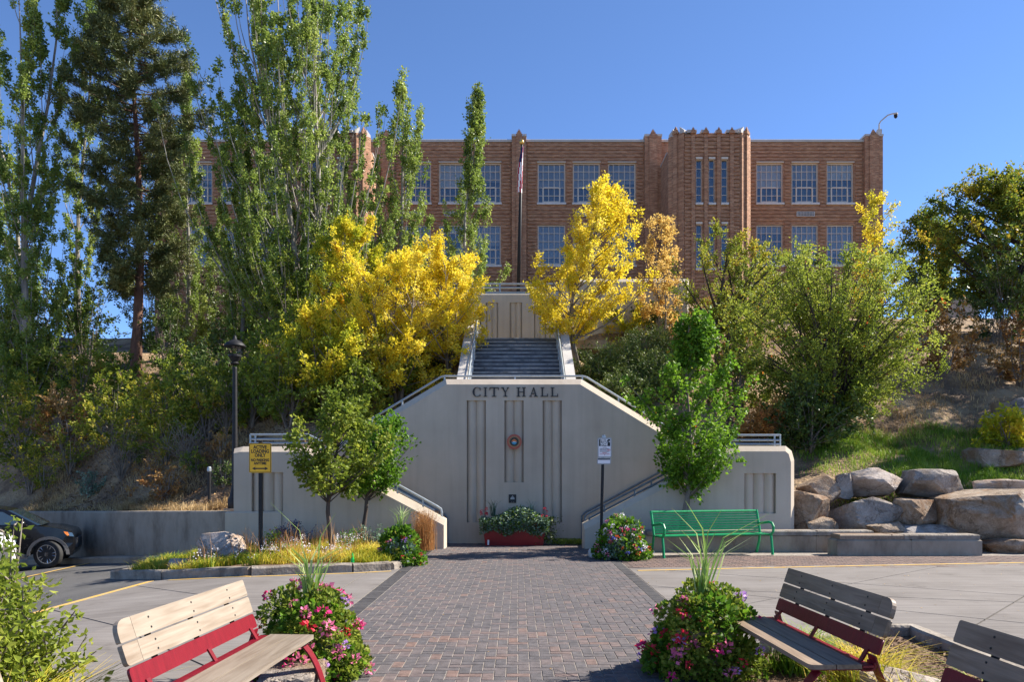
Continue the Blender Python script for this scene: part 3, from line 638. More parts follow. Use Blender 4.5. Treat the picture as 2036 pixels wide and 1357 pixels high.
YW, YC = 17.3, 18.8                    # wing walls, central wall
ST = MAT['stucco']; MAT['nosing'] = M('nosing_highlight', (0.06, 0.065, 0.07), (0.30, 0.31, 0.31), 2.2, 0.7, stretch=(0.8, 1, 1), c3=(0.10, 0.10, 0.105))  # paler streaks paint a highlight along each step edge
def pw(px, py, Y): return (X_(px, Y), Z_(py, Y))
def walls():
    # central wall
    root = thing('stair_wall', 'tall grey stucco wall with three fluted panels reading CITY HALL', 'wall')
    poly = [(X_(650, YC), -0.1), (X_(1410, YC), -0.1), pw(1410, 908, YC), pw(1157, 753, YC), pw(885, 753, YC), pw(650, 893, YC)]
    holes = [(*[X_(v, YC) for v in (928, 966)], Z_(1040, YC), Z_(797, YC)), (*[X_(v, YC) for v in (1003, 1041)], Z_(960, YC), Z_(797, YC)), (*[X_(v, YC) for v in (1079, 1117)], Z_(1040, YC), Z_(797, YC))]
    panel_wall('wall', poly, [0, 0.01, 0.15, 0.15, 0.15, 0.01], YC, 0.35, holes, ST, root)
    letters(root)
    # wings
    yl = YW
    l = thing('wing_wall', 'low grey stucco wall with fluted panel behind the yellow parking sign', 'wall', (0, 0, 0), group='stair wing walls')
    poly = [(X_(462, yl), -0.4), (X_(885, yl), -0.1), pw(885, 1034, yl), pw(640, 905, yl), pw(618, 893, yl), pw(600, 888, yl), pw(480, 888, yl), pw(462, 892, yl)]
    hl = [(X_(500, yl), X_(563, yl), Z_(1018, yl), Z_(940, yl))]
    panel_wall('wall', poly, [0, 0.03, 0.13, 0.13, 0.13, 0.13, 0.12, 0.03], yl, 0.42, hl, ST, l, flutes=3)
    b = MB(); b.box(X_(449, yl), X_(560, yl), yl - 0.05, yl + 0.3, -0.5, Z_(1018, yl), ch=0.03); b.build('plinth', ST, l)
    r = thing('wing_wall', 'low grey stucco wall with rounded end behind the green bench', 'wall', (0, 0, 0), group='stair wing walls')
    poly = [(X_(1160, yl), -0.1), (X_(1583, yl), -0.1), pw(1583, 915, yl), pw(1578, 897, yl), pw(1566, 887, yl), pw(1470, 887, yl), pw(1444, 894, yl), pw(1160, 1043, yl)]
    hr = [(X_(1480, yl), X_(1543, yl), Z_(1022, yl), Z_(942, yl))]
    panel_wall('wall', poly, [0, 0.12, 0.13, 0.13, 0.13, 0.13, 0.13, 0.03], yl, 0.42, hr, ST, r, flutes=3)
    # upper wall
    yu = 29.5
    u = thing('upper_wall', 'beige stucco wall with three panels at the head of the stairs', 'wall', (0, 0, 0))
    xs = [(v - 0) for v in (966, 990.5, 1013.5, 1038, 1062, 1086)]
    poly = [(X_(840, yu), 4.5), (X_(1112, yu), 4.5), pw(1112, 578, yu), pw(840, 578, yu)]
    hs = [(X_(xs[i], yu), X_(xs[i + 1], yu), 5.9, Z_(602, yu)) for i in (0, 2, 4)]
    panel_wall('wall', poly, [0, 0.02, 0.16, 0.02], yu, 0.4, hs, MAT['stucco_warm'], u)
    u2 = thing('terrace_wall', 'plain beige retaining wall behind the golden maple', 'wall', (0, 0, 0))
    poly = [(X_(1114, yu), 4.5), (X_(1372, yu), 4.5), pw(1372, 552, yu), pw(1114, 552, yu)]
    panel_wall('wall', poly, [0, 0.1, 0.16, 0.02], yu + 0.05, 0.4, [], MAT['stucco_warm'], u2)
    # concrete retaining wall along the street
    w = thing('retaining_wall', 'old stained concrete retaining wall along the street', 'wall', (0, 0, 0))
    pts = [(-6.62, 17.50), (-13.2, 21.97), (-19.5, 26.26)]
    for i, (a, b) in enumerate(zip(pts[:-1], pts[1:])):
        k = 4 if i == 0 else 3
        for q in range(k):
            A = Vector(a) + (Vector(b) - Vector(a)) * (q / k); B = Vector(a) + (Vector(b) - Vector(a)) * ((q + 1) / k)
            d = (B - A).normalized(); nn = Vector((-d.y, d.x)); A = A + d * 0.004; B = B - d * 0.004
            zt = lambda p: 0.86 + max(p.x + 6.77, -10) * 0.032
            mb = MB(); c = 0.03; vs = []
            for p in (A, B):
                f = p + nn * 0.16; bk = p - nn * 0.16
                vs += [(f.x, f.y, g_(p.x) - 0.3), (f.x, f.y, zt(p) - c), (f.x - nn.x * c, f.y - nn.y * c, zt(p)), (bk.x, bk.y, zt(p)), (bk.x, bk.y, g_(p.x) - 0.3)]
            fs = [(j, (j + 1) % 5, 5 + (j + 1) % 5, 5 + j) for j in range(5)] + [(4, 3, 2, 1, 0), (5, 6, 7, 8, 9)]
            mb.add(vs, fs); mb.build('wall_section', MAT['old_concrete'], w)
    kb = bpy.data.objects.new('street_kerb', None); COL.objects.link(kb); kind(kb, 'structure')
    P = [Vector((-7.0, 17.15, 0)), Vector((-13.5, 21.57, 0)), Vector((-19.8, 25.86, 0))]
    mb = MB(); strip(mb, resample(P, 0.5), 0.5, 0.13, 0.03, 0.003); mb.build('kerb', MAT['old_concrete'], kb)

def letters(root):
    Y = YC - 0.02; z0, z1 = Z_(789.6, YC), Z_(771.0, YC); h = z1 - z0
    def L_(x0, x1, polys):
        a, b = X_(x0, YC), X_(x1, YC); mb = MB()
        for k, p in enumerate(polys):
            mb.prism([(a + (b - a) * u, z0 + h * v) for (u, v) in p], YC - 0.03 - 0.0006 * k, YC + 0.01, lambda q, t: (q[0], t, q[1]))
        mb.build('letter', MAT['letter'], root)
    R = lambda x0, x1, y0, y1: [(x0, y0), (x1, y0), (x1, y1), (x0, y1)]
    # C
    n = 22; out = []; inn = []
    for i in range(n + 1):
        t = RAD(42 + (318 - 42) * i / n); out.append((0.52 + 0.52 * math.cos(t), 0.5 + 0.52 * math.sin(t)))
        th_ = 0.05 + 0.16 * max(0, -math.cos(t)) ** 1.2; inn.append((0.52 + (0.52 - th_ - 0.03) * math.cos(t), 0.5 + (0.52 - th_ * 0.55) * math.sin(t)))
    polys = [[out[i], inn[i], inn[i + 1], out[i + 1]][::-1] for i in range(n)] + [R(0.86, 0.93, 0.66, 0.96), R(0.86, 0.93, 0.03, 0.25)]
    L_(939.6, 956.5, polys)
    L_(961.6, 968.4, [R(0.3, 0.7, 0, 1), R(0, 1, 0.001, 0.07), R(0, 1, 0.93, 0.999)])
    L_(973.4, 991.6, [R(0.42, 0.58, 0, 1), R(0.25, 0.75, 0.001, 0.07), R(0, 1, 0.92, 0.999), R(0, 0.07, 0.72, 0.93), R(0.93, 1, 0.72, 0.93)])
    L_(996.4, 1012.4, [[(0.43, 0.45), (0.6, 0.45), (0.28, 0.98), (0.08, 0.98)], [(0.5, 0.45), (0.58, 0.45), (0.92, 0.98), (0.82, 0.98)], R(0.43, 0.6, 0, 0.46), R(0.27, 0.77, 0.001, 0.07), R(0, 0.38, 0.93, 0.999), R(0.7, 1, 0.931, 0.998)])
    L_(1027, 1045.4, [R(0.12, 0.29, 0, 1), R(0.71, 0.88, 0.002, 0.998), R(0.28, 0.72, 0.47, 0.54), R(0, 0.41, 0.001, 0.07), R(0.59, 1, 0.0012, 0.07), R(0, 0.41, 0.93, 0.999), R(0.59, 1, 0.931, 0.999)])
    L_(1052.5, 1069.4, [[(0.1, 0.02), (0.18, 0.02), (0.54, 0.98), (0.46, 1.0)], [(0.66, 0.02), (0.88, 0.02), (0.56, 1.0), (0.46, 1.0)], R(0.26, 0.72, 0.3, 0.36), R(0, 0.3, 0.001, 0.07), R(0.55, 1, 0.0012, 0.07)])
    for a, b in ((1074.8, 1089.2), (1094.8, 1109.4)):
        L_(a, b, [R(0.14, 0.34, 0, 1), R(0, 0.5, 0.93, 0.999), R(0, 1, 0.001, 0.08), R(0.9, 1, 0.07, 0.3)])
walls()

def stairs():
    st = thing('staircase', 'dark stone flight climbing between light parapets above the wall', 'stairs')
    y, z, k = 20.6, 3.05, 20
    land = MB(); land.box(-4.2, 4.1, YC + 0.36, 20.6, 2.75, 3.04); land.build('landing', MAT['old_concrete'], st)
    for i in range(k):
        m = MB(); yy = y + i * 0.285; zz = z + i * 0.17
        m.box(-1.5, 1.4, yy + 0.002 * 0, yy + 0.30, zz - 0.3, zz + 0.17 - 0.0, ch=0.012)
        s = m.build('step', MAT['step'], st); q = MB(); q.box(-1.48, 1.38, yy - 0.012, yy + 0.05, zz + 0.135, zz + 0.176, ch=0.006); q.build('nosing', MAT['nosing'], s)
    top = z + k * 0.17; yt = y + k * 0.285
    m = MB(); m.box(-3.2, 3.1, yt + 0.02, 29.48, top - 0.3, top - 0.01); o = m.build('landing', MAT['old_concrete'], st)
    for sx, lab in ((-1, 'sloping light parapet on the maple thicket side of the upper stairs'), (1, 'sloping light parapet beside the lone golden maple and upper stairs')):
        xa = -0.05 + sx * 1.46; xb = xa + sx * 0.26
        c = thing('stair_parapet', lab, 'parapet wall', (0, 0, 0), group='parapets of the upper stairs')
        pr = [(20.62, 2.4), (yt + 0.3, top - 0.9), (yt + 1.1, top - 0.6), (yt + 1.1, top + 0.62), (yt - 0.1, top + 0.62), (20.62, 3.62)]
        w = MB(); w.prism(pr, xa, xb, lambda p, t: (t, p[0], p[1])); w.build('wall', MAT['stucco_warm'], c)
        w = MB(); w.prism([(yt + 1.12, top + 0.62), (yt + 1.12, top + 0.68), (yt - 0.1, top + 0.68), (20.6, 3.68), (20.6, 3.62), (yt - 0.1, top + 0.62)], xa - sx * 0.012, xb + sx * 0.012, lambda p, t: (t, p[0], p[1])); w.build('cap', MAT['coping'], c)
        h = thing('stair_rail', 'steel handrail ' + ('on the maple thicket side' if sx < 0 else 'on the lone golden maple side') + ' of the upper stairs', 'handrail', (0, 0, 0), group='handrails of the upper stairs')
        xr = xa - sx * 0.10
        for dz in (0.92, 0.72, 0.50, 0.28):
            t = MB(); t.tube([(xr, 20.7, 3.15 + dz), (xr, yt - 0.1, top + dz), (xr, yt + 0.9, top + dz)], 0.024 if dz > 0.9 else 0.016, 8); t.build('rail', MAT['steel'], h)
        for i in range(7):
            u = i / 6; yy = 20.8 + (yt - 20.9) * u; zz = 3.15 + (top - 3.15) * u
            t = MB(); t.tube([(xr, yy, zz - 0.1), (xr, yy, zz + 0.92)], 0.02, 8); t.build('post', MAT['steel'], h)
        t = MB(); xq = -0.05 + sx * 1.32
        t.tube([(xq, yt + 0.5, top + 0.85), (xq, yt + 1.5, top + 0.82), (xq - sx * 0.12, yt + 1.75, top + 0.74), (xq - sx * 0.12, yt + 1.8, top + 0.6)], 0.022, 8); t.build('rail_end', MAT['black'], h)
    # lower flights behind the wings
    for sx in (-1, 1):
        f = thing('side_stairs', 'lower stone stairs hidden between stucco walls ' + ('near the red planter and rust plume grass' if sx < 0 else 'near the white drop zone sign'), 'stairs', (0, 0, 0), group='lower stair flights')
        x0 = X_(888, YC) if sx < 0 else X_(1157, YC)
        for i in range(9):
            m = MB(); a = x0 + sx * i * 0.31; b = a + sx * 0.312
            m.box(min(a, b), max(a, b), YW + 0.43, YC - 0.005, -0.02, 0.16 * (i + 1)); m.build('step', MAT['old_concrete'], f)
stairs()

def rail_thing(label, paths, posts, mat='steel', r=0.026, group=None, pr=0.022):
    h = thing('guard_rail', label, 'railing', (0, 0, 0), group=group)
    for p in paths:
        t = MB(); t.tube(p, r, 8); t.build('rail', MAT[mat], h)
    for (a, b) in posts:
        t = MB(); t.tube([a, b], pr, 8); t.build('post', MAT[mat], h)
    return h
def railings():
    y = YC + 0.3
    P = lambda px, py, yy=y: W(px, py, yy)
    top = [P(690, 863), P(876, 750.5), P(884, 748.5), P(1158, 748.5), P(1166, 750.5), P(1330, 852)]
    posts = []
    for px, py in ((1024, 748.5), (884, 748.5), (1158, 748.5), (800, 796), (740, 832.5), (1230, 790), (1290, 827)): posts.append((P(px, py), P(px, py) - Vector((0, 0, 0.16))))
    rail_thing('steel handrail running along the top and slopes of the lettered wall', [top], posts)
    # wing tops
    yl = YW + 0.30
    Q = lambda px, py: W(px, py, yl)
    rs = []
    for py in (865, 874, 882): rs.append([W(498, py, yl + 0.45), Q(498, py), Q(612, py), W(655, py + (20 if py > 870 else 20), yl)])
    rail_thing('pale steel railing on top of the wall behind the yellow sign', rs, [(Q(498, 865), Q(498, 890)), (Q(508, 865), Q(508, 890)), (Q(594, 865), Q(594, 890)), (W(498, 865, yl + 0.45), W(498, 890, yl + 0.45))], group='railings on the wing walls')
    rs = []
    for py in (866, 876, 884): rs.append([W(1408, py + 19, yl), Q(1447, py), Q(1551, py), W(1551, py, yl + 0.45)])
    rail_thing('steel railing on top of the wall next to the orange shrub', rs, [(Q(1452, 866), Q(1452, 890)), (Q(1540, 866), Q(1540, 890)), (Q(1551, 866), Q(1551, 890)), (W(1551, 866, yl + 0.45), W(1551, 890, yl + 0.45))], group='railings on the wing walls')
    # slopes
    ys = YW + 0.25
    S = lambda px, py: W(px, py, ys)
    pa = [[S(700, 914), S(868, 1007), S(877, 1013), S(878.5, 1020), S(878.5, 1036)], [S(700, 926), S(864, 1016)], [S(700, 936), S(862, 1026)]]
    rail_thing('pale steel handrail sloping down beside the two street trees', pa, [(S(878.5, 1030), S(878.5, 1040)), (S(841, 993), S(841, 1016)), (S(790, 964), S(790, 988))], group='handrails of the lower stairs')
    pa = [[S(1163, 1036), S(1163, 1030), S(1166, 1024), S(1400, 902)], [S(1172, 1034), S(1172, 1031), S(1400, 912)], [S(1172, 1039), S(1400, 921)]]
    rail_thing('dark steel handrail sloping up behind the white drop zone sign', pa, [(S(1172, 1028), S(1172, 1044)), (S(1202, 1005), S(1202, 1026)), (S(1262, 974), S(1262, 996)), (S(1295, 957), S(1295, 978))], 'rail_dark', group='handrails of the lower stairs')
    yb = YC - 0.09
    B = lambda px, py: W(px, py, yb)
    rail_thing('dark wall-mounted handrail fixed to the lettered wall beside the two street trees', [[B(889, 1078), B(889, 1030), B(884, 1024), B(740, 944)]], [], 'rail_dark', group='wall-mounted handrails')
    rail_thing('dark wall-mounted handrail fixed to the lettered wall near the drop zone sign', [[B(1157, 1078), B(1157, 1027), B(1162, 1021), B(1330, 930)]], [], 'rail_dark', group='wall-mounted handrails')
    # upper railing
    yu = 29.7
    U = lambda px, py: W(px, py, yu)
    rail_thing('steel railing on the beige wall in front of the flagpole', [[U(900, 565), U(1108, 565)], [U(900, 572.5), U(1108, 572.5)]], [(U(v, 565), U(v, 581)) for v in (932, 994, 1056, 1104)], r=0.035, pr=0.035)
railings()
# ------------------------------------------------------------------ the brick building
YF = 50.0
def finial(cx, y, z, w, h, mb=None):
    mb = mb or MB()
    for k, (s, a, b) in enumerate(((1.0, 0, 0.30), (0.72, 0.30, 0.55), (0.44, 0.55, 0.80), (0.2, 0.80, 1.0))):
        mb.box(cx - w / 2 * s, cx + w / 2 * s, y - w / 2 * s * 0.8, y + w / 2 * s * 0.8, z + h * a, z + h * b + 0.004)
    return mb
WIN = {}
MAT['blind_dim'] = M('blind_dim', (0.20, 0.21, 0.21), (0.25, 0.25, 0.24), 2, 0.8); MAT['blind_warm'] = M('blind_warm', (0.42, 0.39, 0.33), (0.48, 0.45, 0.38), 2, 0.8)
def window_meshes(w, h, nx, ny, sash):
    key = (round(w, 3), round(h, 3), nx, ny, sash)
    if key in WIN: return WIN[key]
    fr = MB(); t = 0.08 if nx > 1 else 0.035; m = 0.036
    fr.box(0, w, 0, 0.10, 0, t); fr.box(0, w, 0, 0.10, h - t, h); fr.box(0, t, 0.001, 0.099, t, h - t); fr.box(w - t, w, 0.001, 0.099, t, h - t)
    cw, chh = w / nx, h / ny
    for i in range(1, nx): fr.box(i * cw - m / 2, i * cw + m / 2, 0.03, 0.085, t, h - t)
    for j in range(1, ny): fr.box(t, w - t, 0.034, 0.081, j * chh - m / 2, j * chh + m / 2)
    if sash:
        a, b, q = cw, w - cw, 2 * chh; s = 0.085
        fr.box(a - s / 2, a + s / 2, 0.012, 0.09, t + 0.001, q); fr.box(b - s / 2, b + s / 2, 0.012, 0.09, t + 0.001, q)
        fr.box(a + s / 2, b - s / 2, 0.013, 0.09, q - s / 2, q + s / 2); fr.box(a + s / 2, b - s / 2, 0.013, 0.09, t + 0.001, t + s)
    pane = MB(); pane.box(m / 2, cw - m / 2, 0.055, 0.060, m / 2, chh - m / 2)
    glz = MB()
    for i in range(nx):
        for j in range(ny): glz.box(i * cw + m / 2, (i + 1) * cw - m / 2, 0.055, 0.060, j * chh + m / 2, (j + 1) * chh - m / 2)
    sl = MB(); sl.box(-0.05, w + 0.05, -0.24, 0.1, -0.13, -0.003)
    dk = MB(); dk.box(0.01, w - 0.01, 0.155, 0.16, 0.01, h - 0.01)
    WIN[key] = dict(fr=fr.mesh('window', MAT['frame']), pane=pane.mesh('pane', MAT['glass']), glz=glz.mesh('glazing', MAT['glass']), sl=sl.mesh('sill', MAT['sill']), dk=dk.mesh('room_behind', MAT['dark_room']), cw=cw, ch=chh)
    return WIN[key]
def window(root, x, y, z, w, h, nx, ny, sash, single, blind):
    me = window_meshes(w, h, nx, ny, sash)
    o = obj('window', me['fr'], root, (x, y, z))
    obj('sill', me['sl'], o); obj('room_behind', me['dk'], o)
    if blind > 0:
        b = MB(); b.box(0.02, w - 0.02, 0.115, 0.12, h * (1 - blind), h - 0.02); b.build('blind', MAT[rnd.choice(['blind', 'blind', 'blind_dim', 'blind_warm'])], o)
    if single:
        for i in range(nx):
            for j in range(ny):
                q = obj('pane', me['pane'], o, (i * me['cw'], 0, j * me['ch'])); q.rotation_euler = (RAD(rnd.gauss(0, 0.25)), 0, RAD(rnd.gauss(0, 0.3)))
    else: kind(obj('glazing', me['glz'], o), 'stuff')

def building():
    B = MAT['brick']
    root = thing('city_hall_building', 'long two storey brown brick hall with gridded windows on top of the hill', 'building')
    xl, xr = X_(308, YF), X_(1752, YF); zb, zt = 10.2, Z_(283, YF)
    c0 = X_(1033, YF) * 2
    def mir(a, b): return (c0 - b, c0 - a)
    groups = [(1504, 1557), (1574, 1627), (1644, 1697), (1069, 1124), (1139, 1193), (1209, 1264), (805, 857), (873, 927), (942, 996)]
    xs = [(X_(a, YF), X_(b, YF)) for a, b in groups] + [mir(X_(a, YF), X_(b, YF)) for a, b in groups[:3]]
    zu = (Z_(404, YF), Z_(324, YF)); zl = (Z_(528, YF), Z_(447, YF))
    holes = [(a, b, *zu) for a, b in xs] + [(a, b, *zl) for a, b in xs]
    poly = [(xl, zb), (xr, zb), (xr, zt), (xl, zt)]
    panel_wall('facade_wall', poly, [0, 0.01, 0.01, 0.01], YF, 0.5, holes, B, root, depth=0.34, flutes=1)
    body = MB(); body.box(xl + 0.003, xr - 0.003, YF + 0.51, YF + 14, zb, zt - 0.5); body.build('side_and_rear_wall', B, root)
    rf = MB(); rf.box(xl + 0.3, xr - 0.3, YF + 0.55, YF + 13.7, zt - 0.49, zt - 0.4); rf.build('roof', MAT['old_concrete'], root)
    cp = MB(); cp.box(xl - 0.05, xr + 0.05, YF - 0.09, YF + 0.55, zt + 0.002, zt + 0.17, ch=0.02); cp.build('coping', MAT['coping'], root)
    for i, (a, b) in enumerate(xs):
        w = b - a
        window(root, a, YF + 0.10, zu[0], w, zu[1] - zu[0], 5, 5, True, i < 9 or i == 9 + 2, [0.6, 0.42, 0.4, 0.6, 0.6, 0.5, 0.4, 0.6, 0.45, 0.5, 0.4, 0.5][i])
        window(root, a, YF + 0.10, zl[0], w, zl[1] - zl[0], 5, 5, True, False, [0.2, 0.85, 0.7, 0.8, 0.6, 0.3, 0.5, 0.2, 0.5, 0.5, 0.4, 0.5][i])
        hd = MB(); hd.box(a - 0.03, b + 0.03, YF - 0.10, YF + 0.09, zu[1] - 0.001, zu[1] + 0.06); hd.build('lintel', MAT['frame'], root)
    # ventilation grilles between the storeys
    for px in (1583, 883, 808, 1143):
        x = X_(px, YF); z0, z1 = Z_(431.5, YF), Z_(421.5, YF); w = 1.2
        v = MB(); v.box(x, x + w, YF - 0.10, YF + 0.01, z0, z1); v.build('vent', MAT['coping'], root)
        gq = MB()
        for i in range(11):
            for j in range(3): gq.box(x + 0.06 + i * 0.1, x + 0.12 + i * 0.1, YF - 0.106, YF - 0.098, z0 + 0.05 + j * 0.09, z0 + 0.11 + j * 0.09)
        kind(gq.build('vent_opening', MAT['dark_room'], root), 'stuff')
    # pilasters
    for px, wd in ((1032, 28), (1297.5, 33), (1734, 35), (768.5, 33), (332, 35)):
        x = X_(px, YF); w = wd / 30.0
        p = MB(); p.box(x - w / 2, x + w / 2, YF - 0.28, YF + 0.1, zb, zt + 0.28); p.box(x - w / 2 + 0.28, x + w / 2 - 0.28, YF - 0.36, YF - 0.27, zb, zt + 0.33)
        q = p.build('pilaster', B, root)
        f = finial(x, YF - 0.14, zt + 0.28, 0.44, 0.50); f.build('finial', B, q)
        c = MB(); c.box(x - w / 2 - 0.03, x - 0.235, YF - 0.31, YF + 0.5, zt + 0.281, zt + 0.42); c.build('cap', MAT['coping'], q); c = MB(); c.box(x + 0.235, x + w / 2 + 0.03, YF - 0.31, YF + 0.5, zt + 0.281, zt + 0.42); c.build('cap', MAT['coping'], q)
    # projecting brick courses between the openings
    def courses(x0, x1, y, z0, z1, hs, name_parent, dx=(1, 0)):
        mb = MB(); z = z0
        while z < z1:
            cuts = sorted([(a - 0.10, b + 0.10) for (a, b, c, d) in hs if c - 0.2 < z + 0.15 and d + 0.14 > z])
            x = x0
            for a, b in cuts + [(x1, x1)]:
                if a > x + 0.05: mb.box(x, min(a, x1), y - 0.06, y + 0.01, z, z + 0.152)
                x = max(x, b)
            z += 0.235
        kind(mb.build('brick_course', B, name_parent), 'stuff')
    pil = [(X_(px - w / 2, YF), X_(px + w / 2, YF), 0, 99) for px, w in ((1032, 28), (1297.5, 33), (1734, 35), (768.5, 33), (332, 35))]
    tow = [(9.4, 14.55, 0, 99), (c0 - 14.55, c0 - 9.4, 0, 99)]
    courses(xl + 0.02, xr - 0.02, YF, zb, zt - 0.05, holes + pil + tow, root)
    # two projecting stair towers
    for sgn in (1, -1):
        fx = (lambda v: v) if sgn > 0 else (lambda v: c0 - v)
        zt2 = Z_(268, 46.55); zs = 22.05
        foot = [(9.4, 49.99), (9.4, 47.2), (10.15, 46.45), (10.27, 46.57), (10.27, 46.9), (13.68, 46.9), (13.68, 46.57), (13.8, 46.45), (14.55, 47.2), (14.55, 49.99)]
        if sgn < 0: foot = [(fx(a), b) for a, b in foot][::-1]
        sides = MB(); sides.prism(foot[::-1], zb, zs, lambda p, t: (p[0], p[1], t)); tw = sides.build('tower', B, root)
        fm = MB()                                              # upper part of the front, above the lower side walls
        front = [(9.4, 47.2), (10.15, 46.45), (10.27, 46.57), (10.27, 46.9), (13.68, 46.9), (13.68, 46.57), (13.8, 46.45), (14.55, 47.2), (14.2, 47.5), (9.75, 47.5)]
        if sgn < 0: front = [(fx(a), b) for a, b in front][::-1]
        fm.prism(front[::-1], zs + 0.002, zt2 + 0.1, lambda p, t: (p[0], p[1], t)); fm.build('parapet', B, tw)
        sc = MB()
        sc.prism([(fx(9.37), 47.6), (fx(9.37), 49.95), (fx(9.7), 49.95), (fx(9.7), 47.6)][:: 1 if sgn > 0 else -1], zs + 0.001, zs + 0.12, lambda p, t: (p[0], p[1], t))
        sc.build('side_coping', MAT['coping'], tw)
        xw = [(X_(a, 46.6), X_(b, 46.6)) for a, b in ((1383.5, 1395), (1409, 1420.5), (1434, 1446))]
        if sgn < 0: xw = [(fx(b), fx(a)) for a, b in xw][::-1]
        hz = [(Z_(405, 46.6), Z_(318, 46.6)), (Z_(535, 46.6), Z_(447, 46.6))]
        hs = [(a, b, *z) for a, b in xw for z in hz]
        x0, x1 = sorted((fx(10.27), fx(13.68)))
        panel_wall('tower_front', [(x0 + 0.003, zb), (x1 - 0.003, zb), (x1 - 0.003, zt2 - 0.05), (x0 + (x1 - x0) * 0.68, zt2 + 0.12), (x0 + (x1 - x0) * 0.32, zt2 + 0.12), (x0 + 0.003, zt2 - 0.05)], [0] + [0.01] * 5, 46.56, 0.33, hs, B, root, depth=0.3, flutes=1)
        courses(x0 + 0.02, x1 - 0.02, 46.56, zb, zt2 - 0.1, hs, root)
        for a, b in xw:
            for k, z in enumerate(hz): window(root, a, 46.62, z[0], b - a, z[1] - z[0], 1, 5, False, sgn > 0 and k == 0, 0.0)
            for z in hz:
                hd = MB(); hd.box(a - 0.02, b + 0.02, 46.46, 46.6, z[1] - 0.001, z[1] + 0.13); hd.build('lintel', MAT['frame'], root)
        for px in (1378, 1403.5, 1429, 1455):
            x = fx(X_(px, 46.5)); s = MB(); s.box(x - 0.11, x + 0.11, 46.44, 46.57, zb, zt2 + 0.02); r = s.build('rib', B, root)
            finial(x, 46.47, zt2 + 0.02, 0.32, 0.40).build('finial', B, r)
        for (a, b) in ((10.42, 11.02), (11.3, 11.7), (12.2, 12.55), (12.85, 13.55)):
            a, b = sorted((fx(a), fx(b))); cq = MB(); cq.box(a, b, 46.5, 47.0, zt2 + 0.125, zt2 + 0.30); cq.build('coping', MAT['coping'], root)
        for cx, rot in ((9.78, -45), (14.17, 45)):
            x = fx(cx); rr = rot if sgn > 0 else -rot
            f = finial(0, 0, 0, 0.36, 0.48); Mx = Matrix.Translation((x, 46.78, zt2 + 0.1)) @ Matrix.Rotation(RAD(rr), 4, 'Z')
            f.v = [tuple(Mx @ Vector(v)) for v in f.v]; r = f.build('finial', B, root)
            s = MB(); s.box(-0.12, 0.12, -0.10, 0.1, zb - zt2, 0.0); s.v = [tuple(Mx @ Vector(v)) for v in s.v]; s.build('rib', B, root)
            cq = MB(); cq.prism([(-0.56, 0.0), (-0.24, 0.0), (-0.24, 0.45), (-0.56, 0.16)], 0.06, 0.9, lambda p, t: Mx @ Vector((p[0], t, p[1])))
            cq.prism([(0.24, 0.0), (0.56, 0.0), (0.56, 0.16), (0.24, 0.45)], 0.06, 0.9, lambda p, t: Mx @ Vector((p[0], t, p[1]))); cq.build('coping', MAT['coping'], root)
    # camera mast and aerials
    c = thing('security_camera', 'white curved mast with dome camera on the brick roof corner', 'security camera')
    m = MB(); m.tube([W(1748, 270, YF), W(1748, 247, YF), W(1751, 241, YF), W(1765, 229, YF), W(1774, 226, YF), W(1780, 225, YF)], [0.07, 0.05, 0.045, 0.045, 0.045, 0.045], 8); m.box(X_(1744, YF), X_(1752, YF), YF - 0.12, YF + 0.12, Z_(270, YF), Z_(258, YF)); m.build('mast', MAT['coping'], c)
    m = MB(); p = W(1781, 231, YF); m.lathe([(0.02, 0.16), (0.11, 0.14), (0.12, 0.02), (0.10, -0.07), (0.05, -0.13), (0.01, -0.14)][::-1], 14, p); m.build('dome', MAT['black'], c, True)
    m = MB(); m.lathe([(0.13, 0.1), (0.13, 0.2), (0.05, 0.24)], 14, p); m.build('housing', MAT['coping'], c)
    for px, py, lab in ((415, 240, 'shorter thin white aerial on the roof beyond the poplars'), (420.5, 232, 'taller thin white aerial on the roof beyond the poplars')):
        a = MB(); a.tube([W(px, 300, 55), W(px, py, 55)], 0.06, 6); tag(a.build('aerial', MAT['coping']), lab, 'antenna', 'roof aerials')
    # walls and rocks in the gap at the far end of the hill
    fw = thing('boundary_wall', 'low grey-brown wall crossing the gap under the oak', 'wall')
    for (a, b, ya, yb) in ((1838, 1872, 604, 640), (1872.4, 1946, 594, 640)):
        m = MB(); m.box(X_(a, 52), X_(b, 52), 52, 52.4, 10.8, Z_(ya, 52)); m.build('wall_section', MAT['sandcap'], fw)
building()

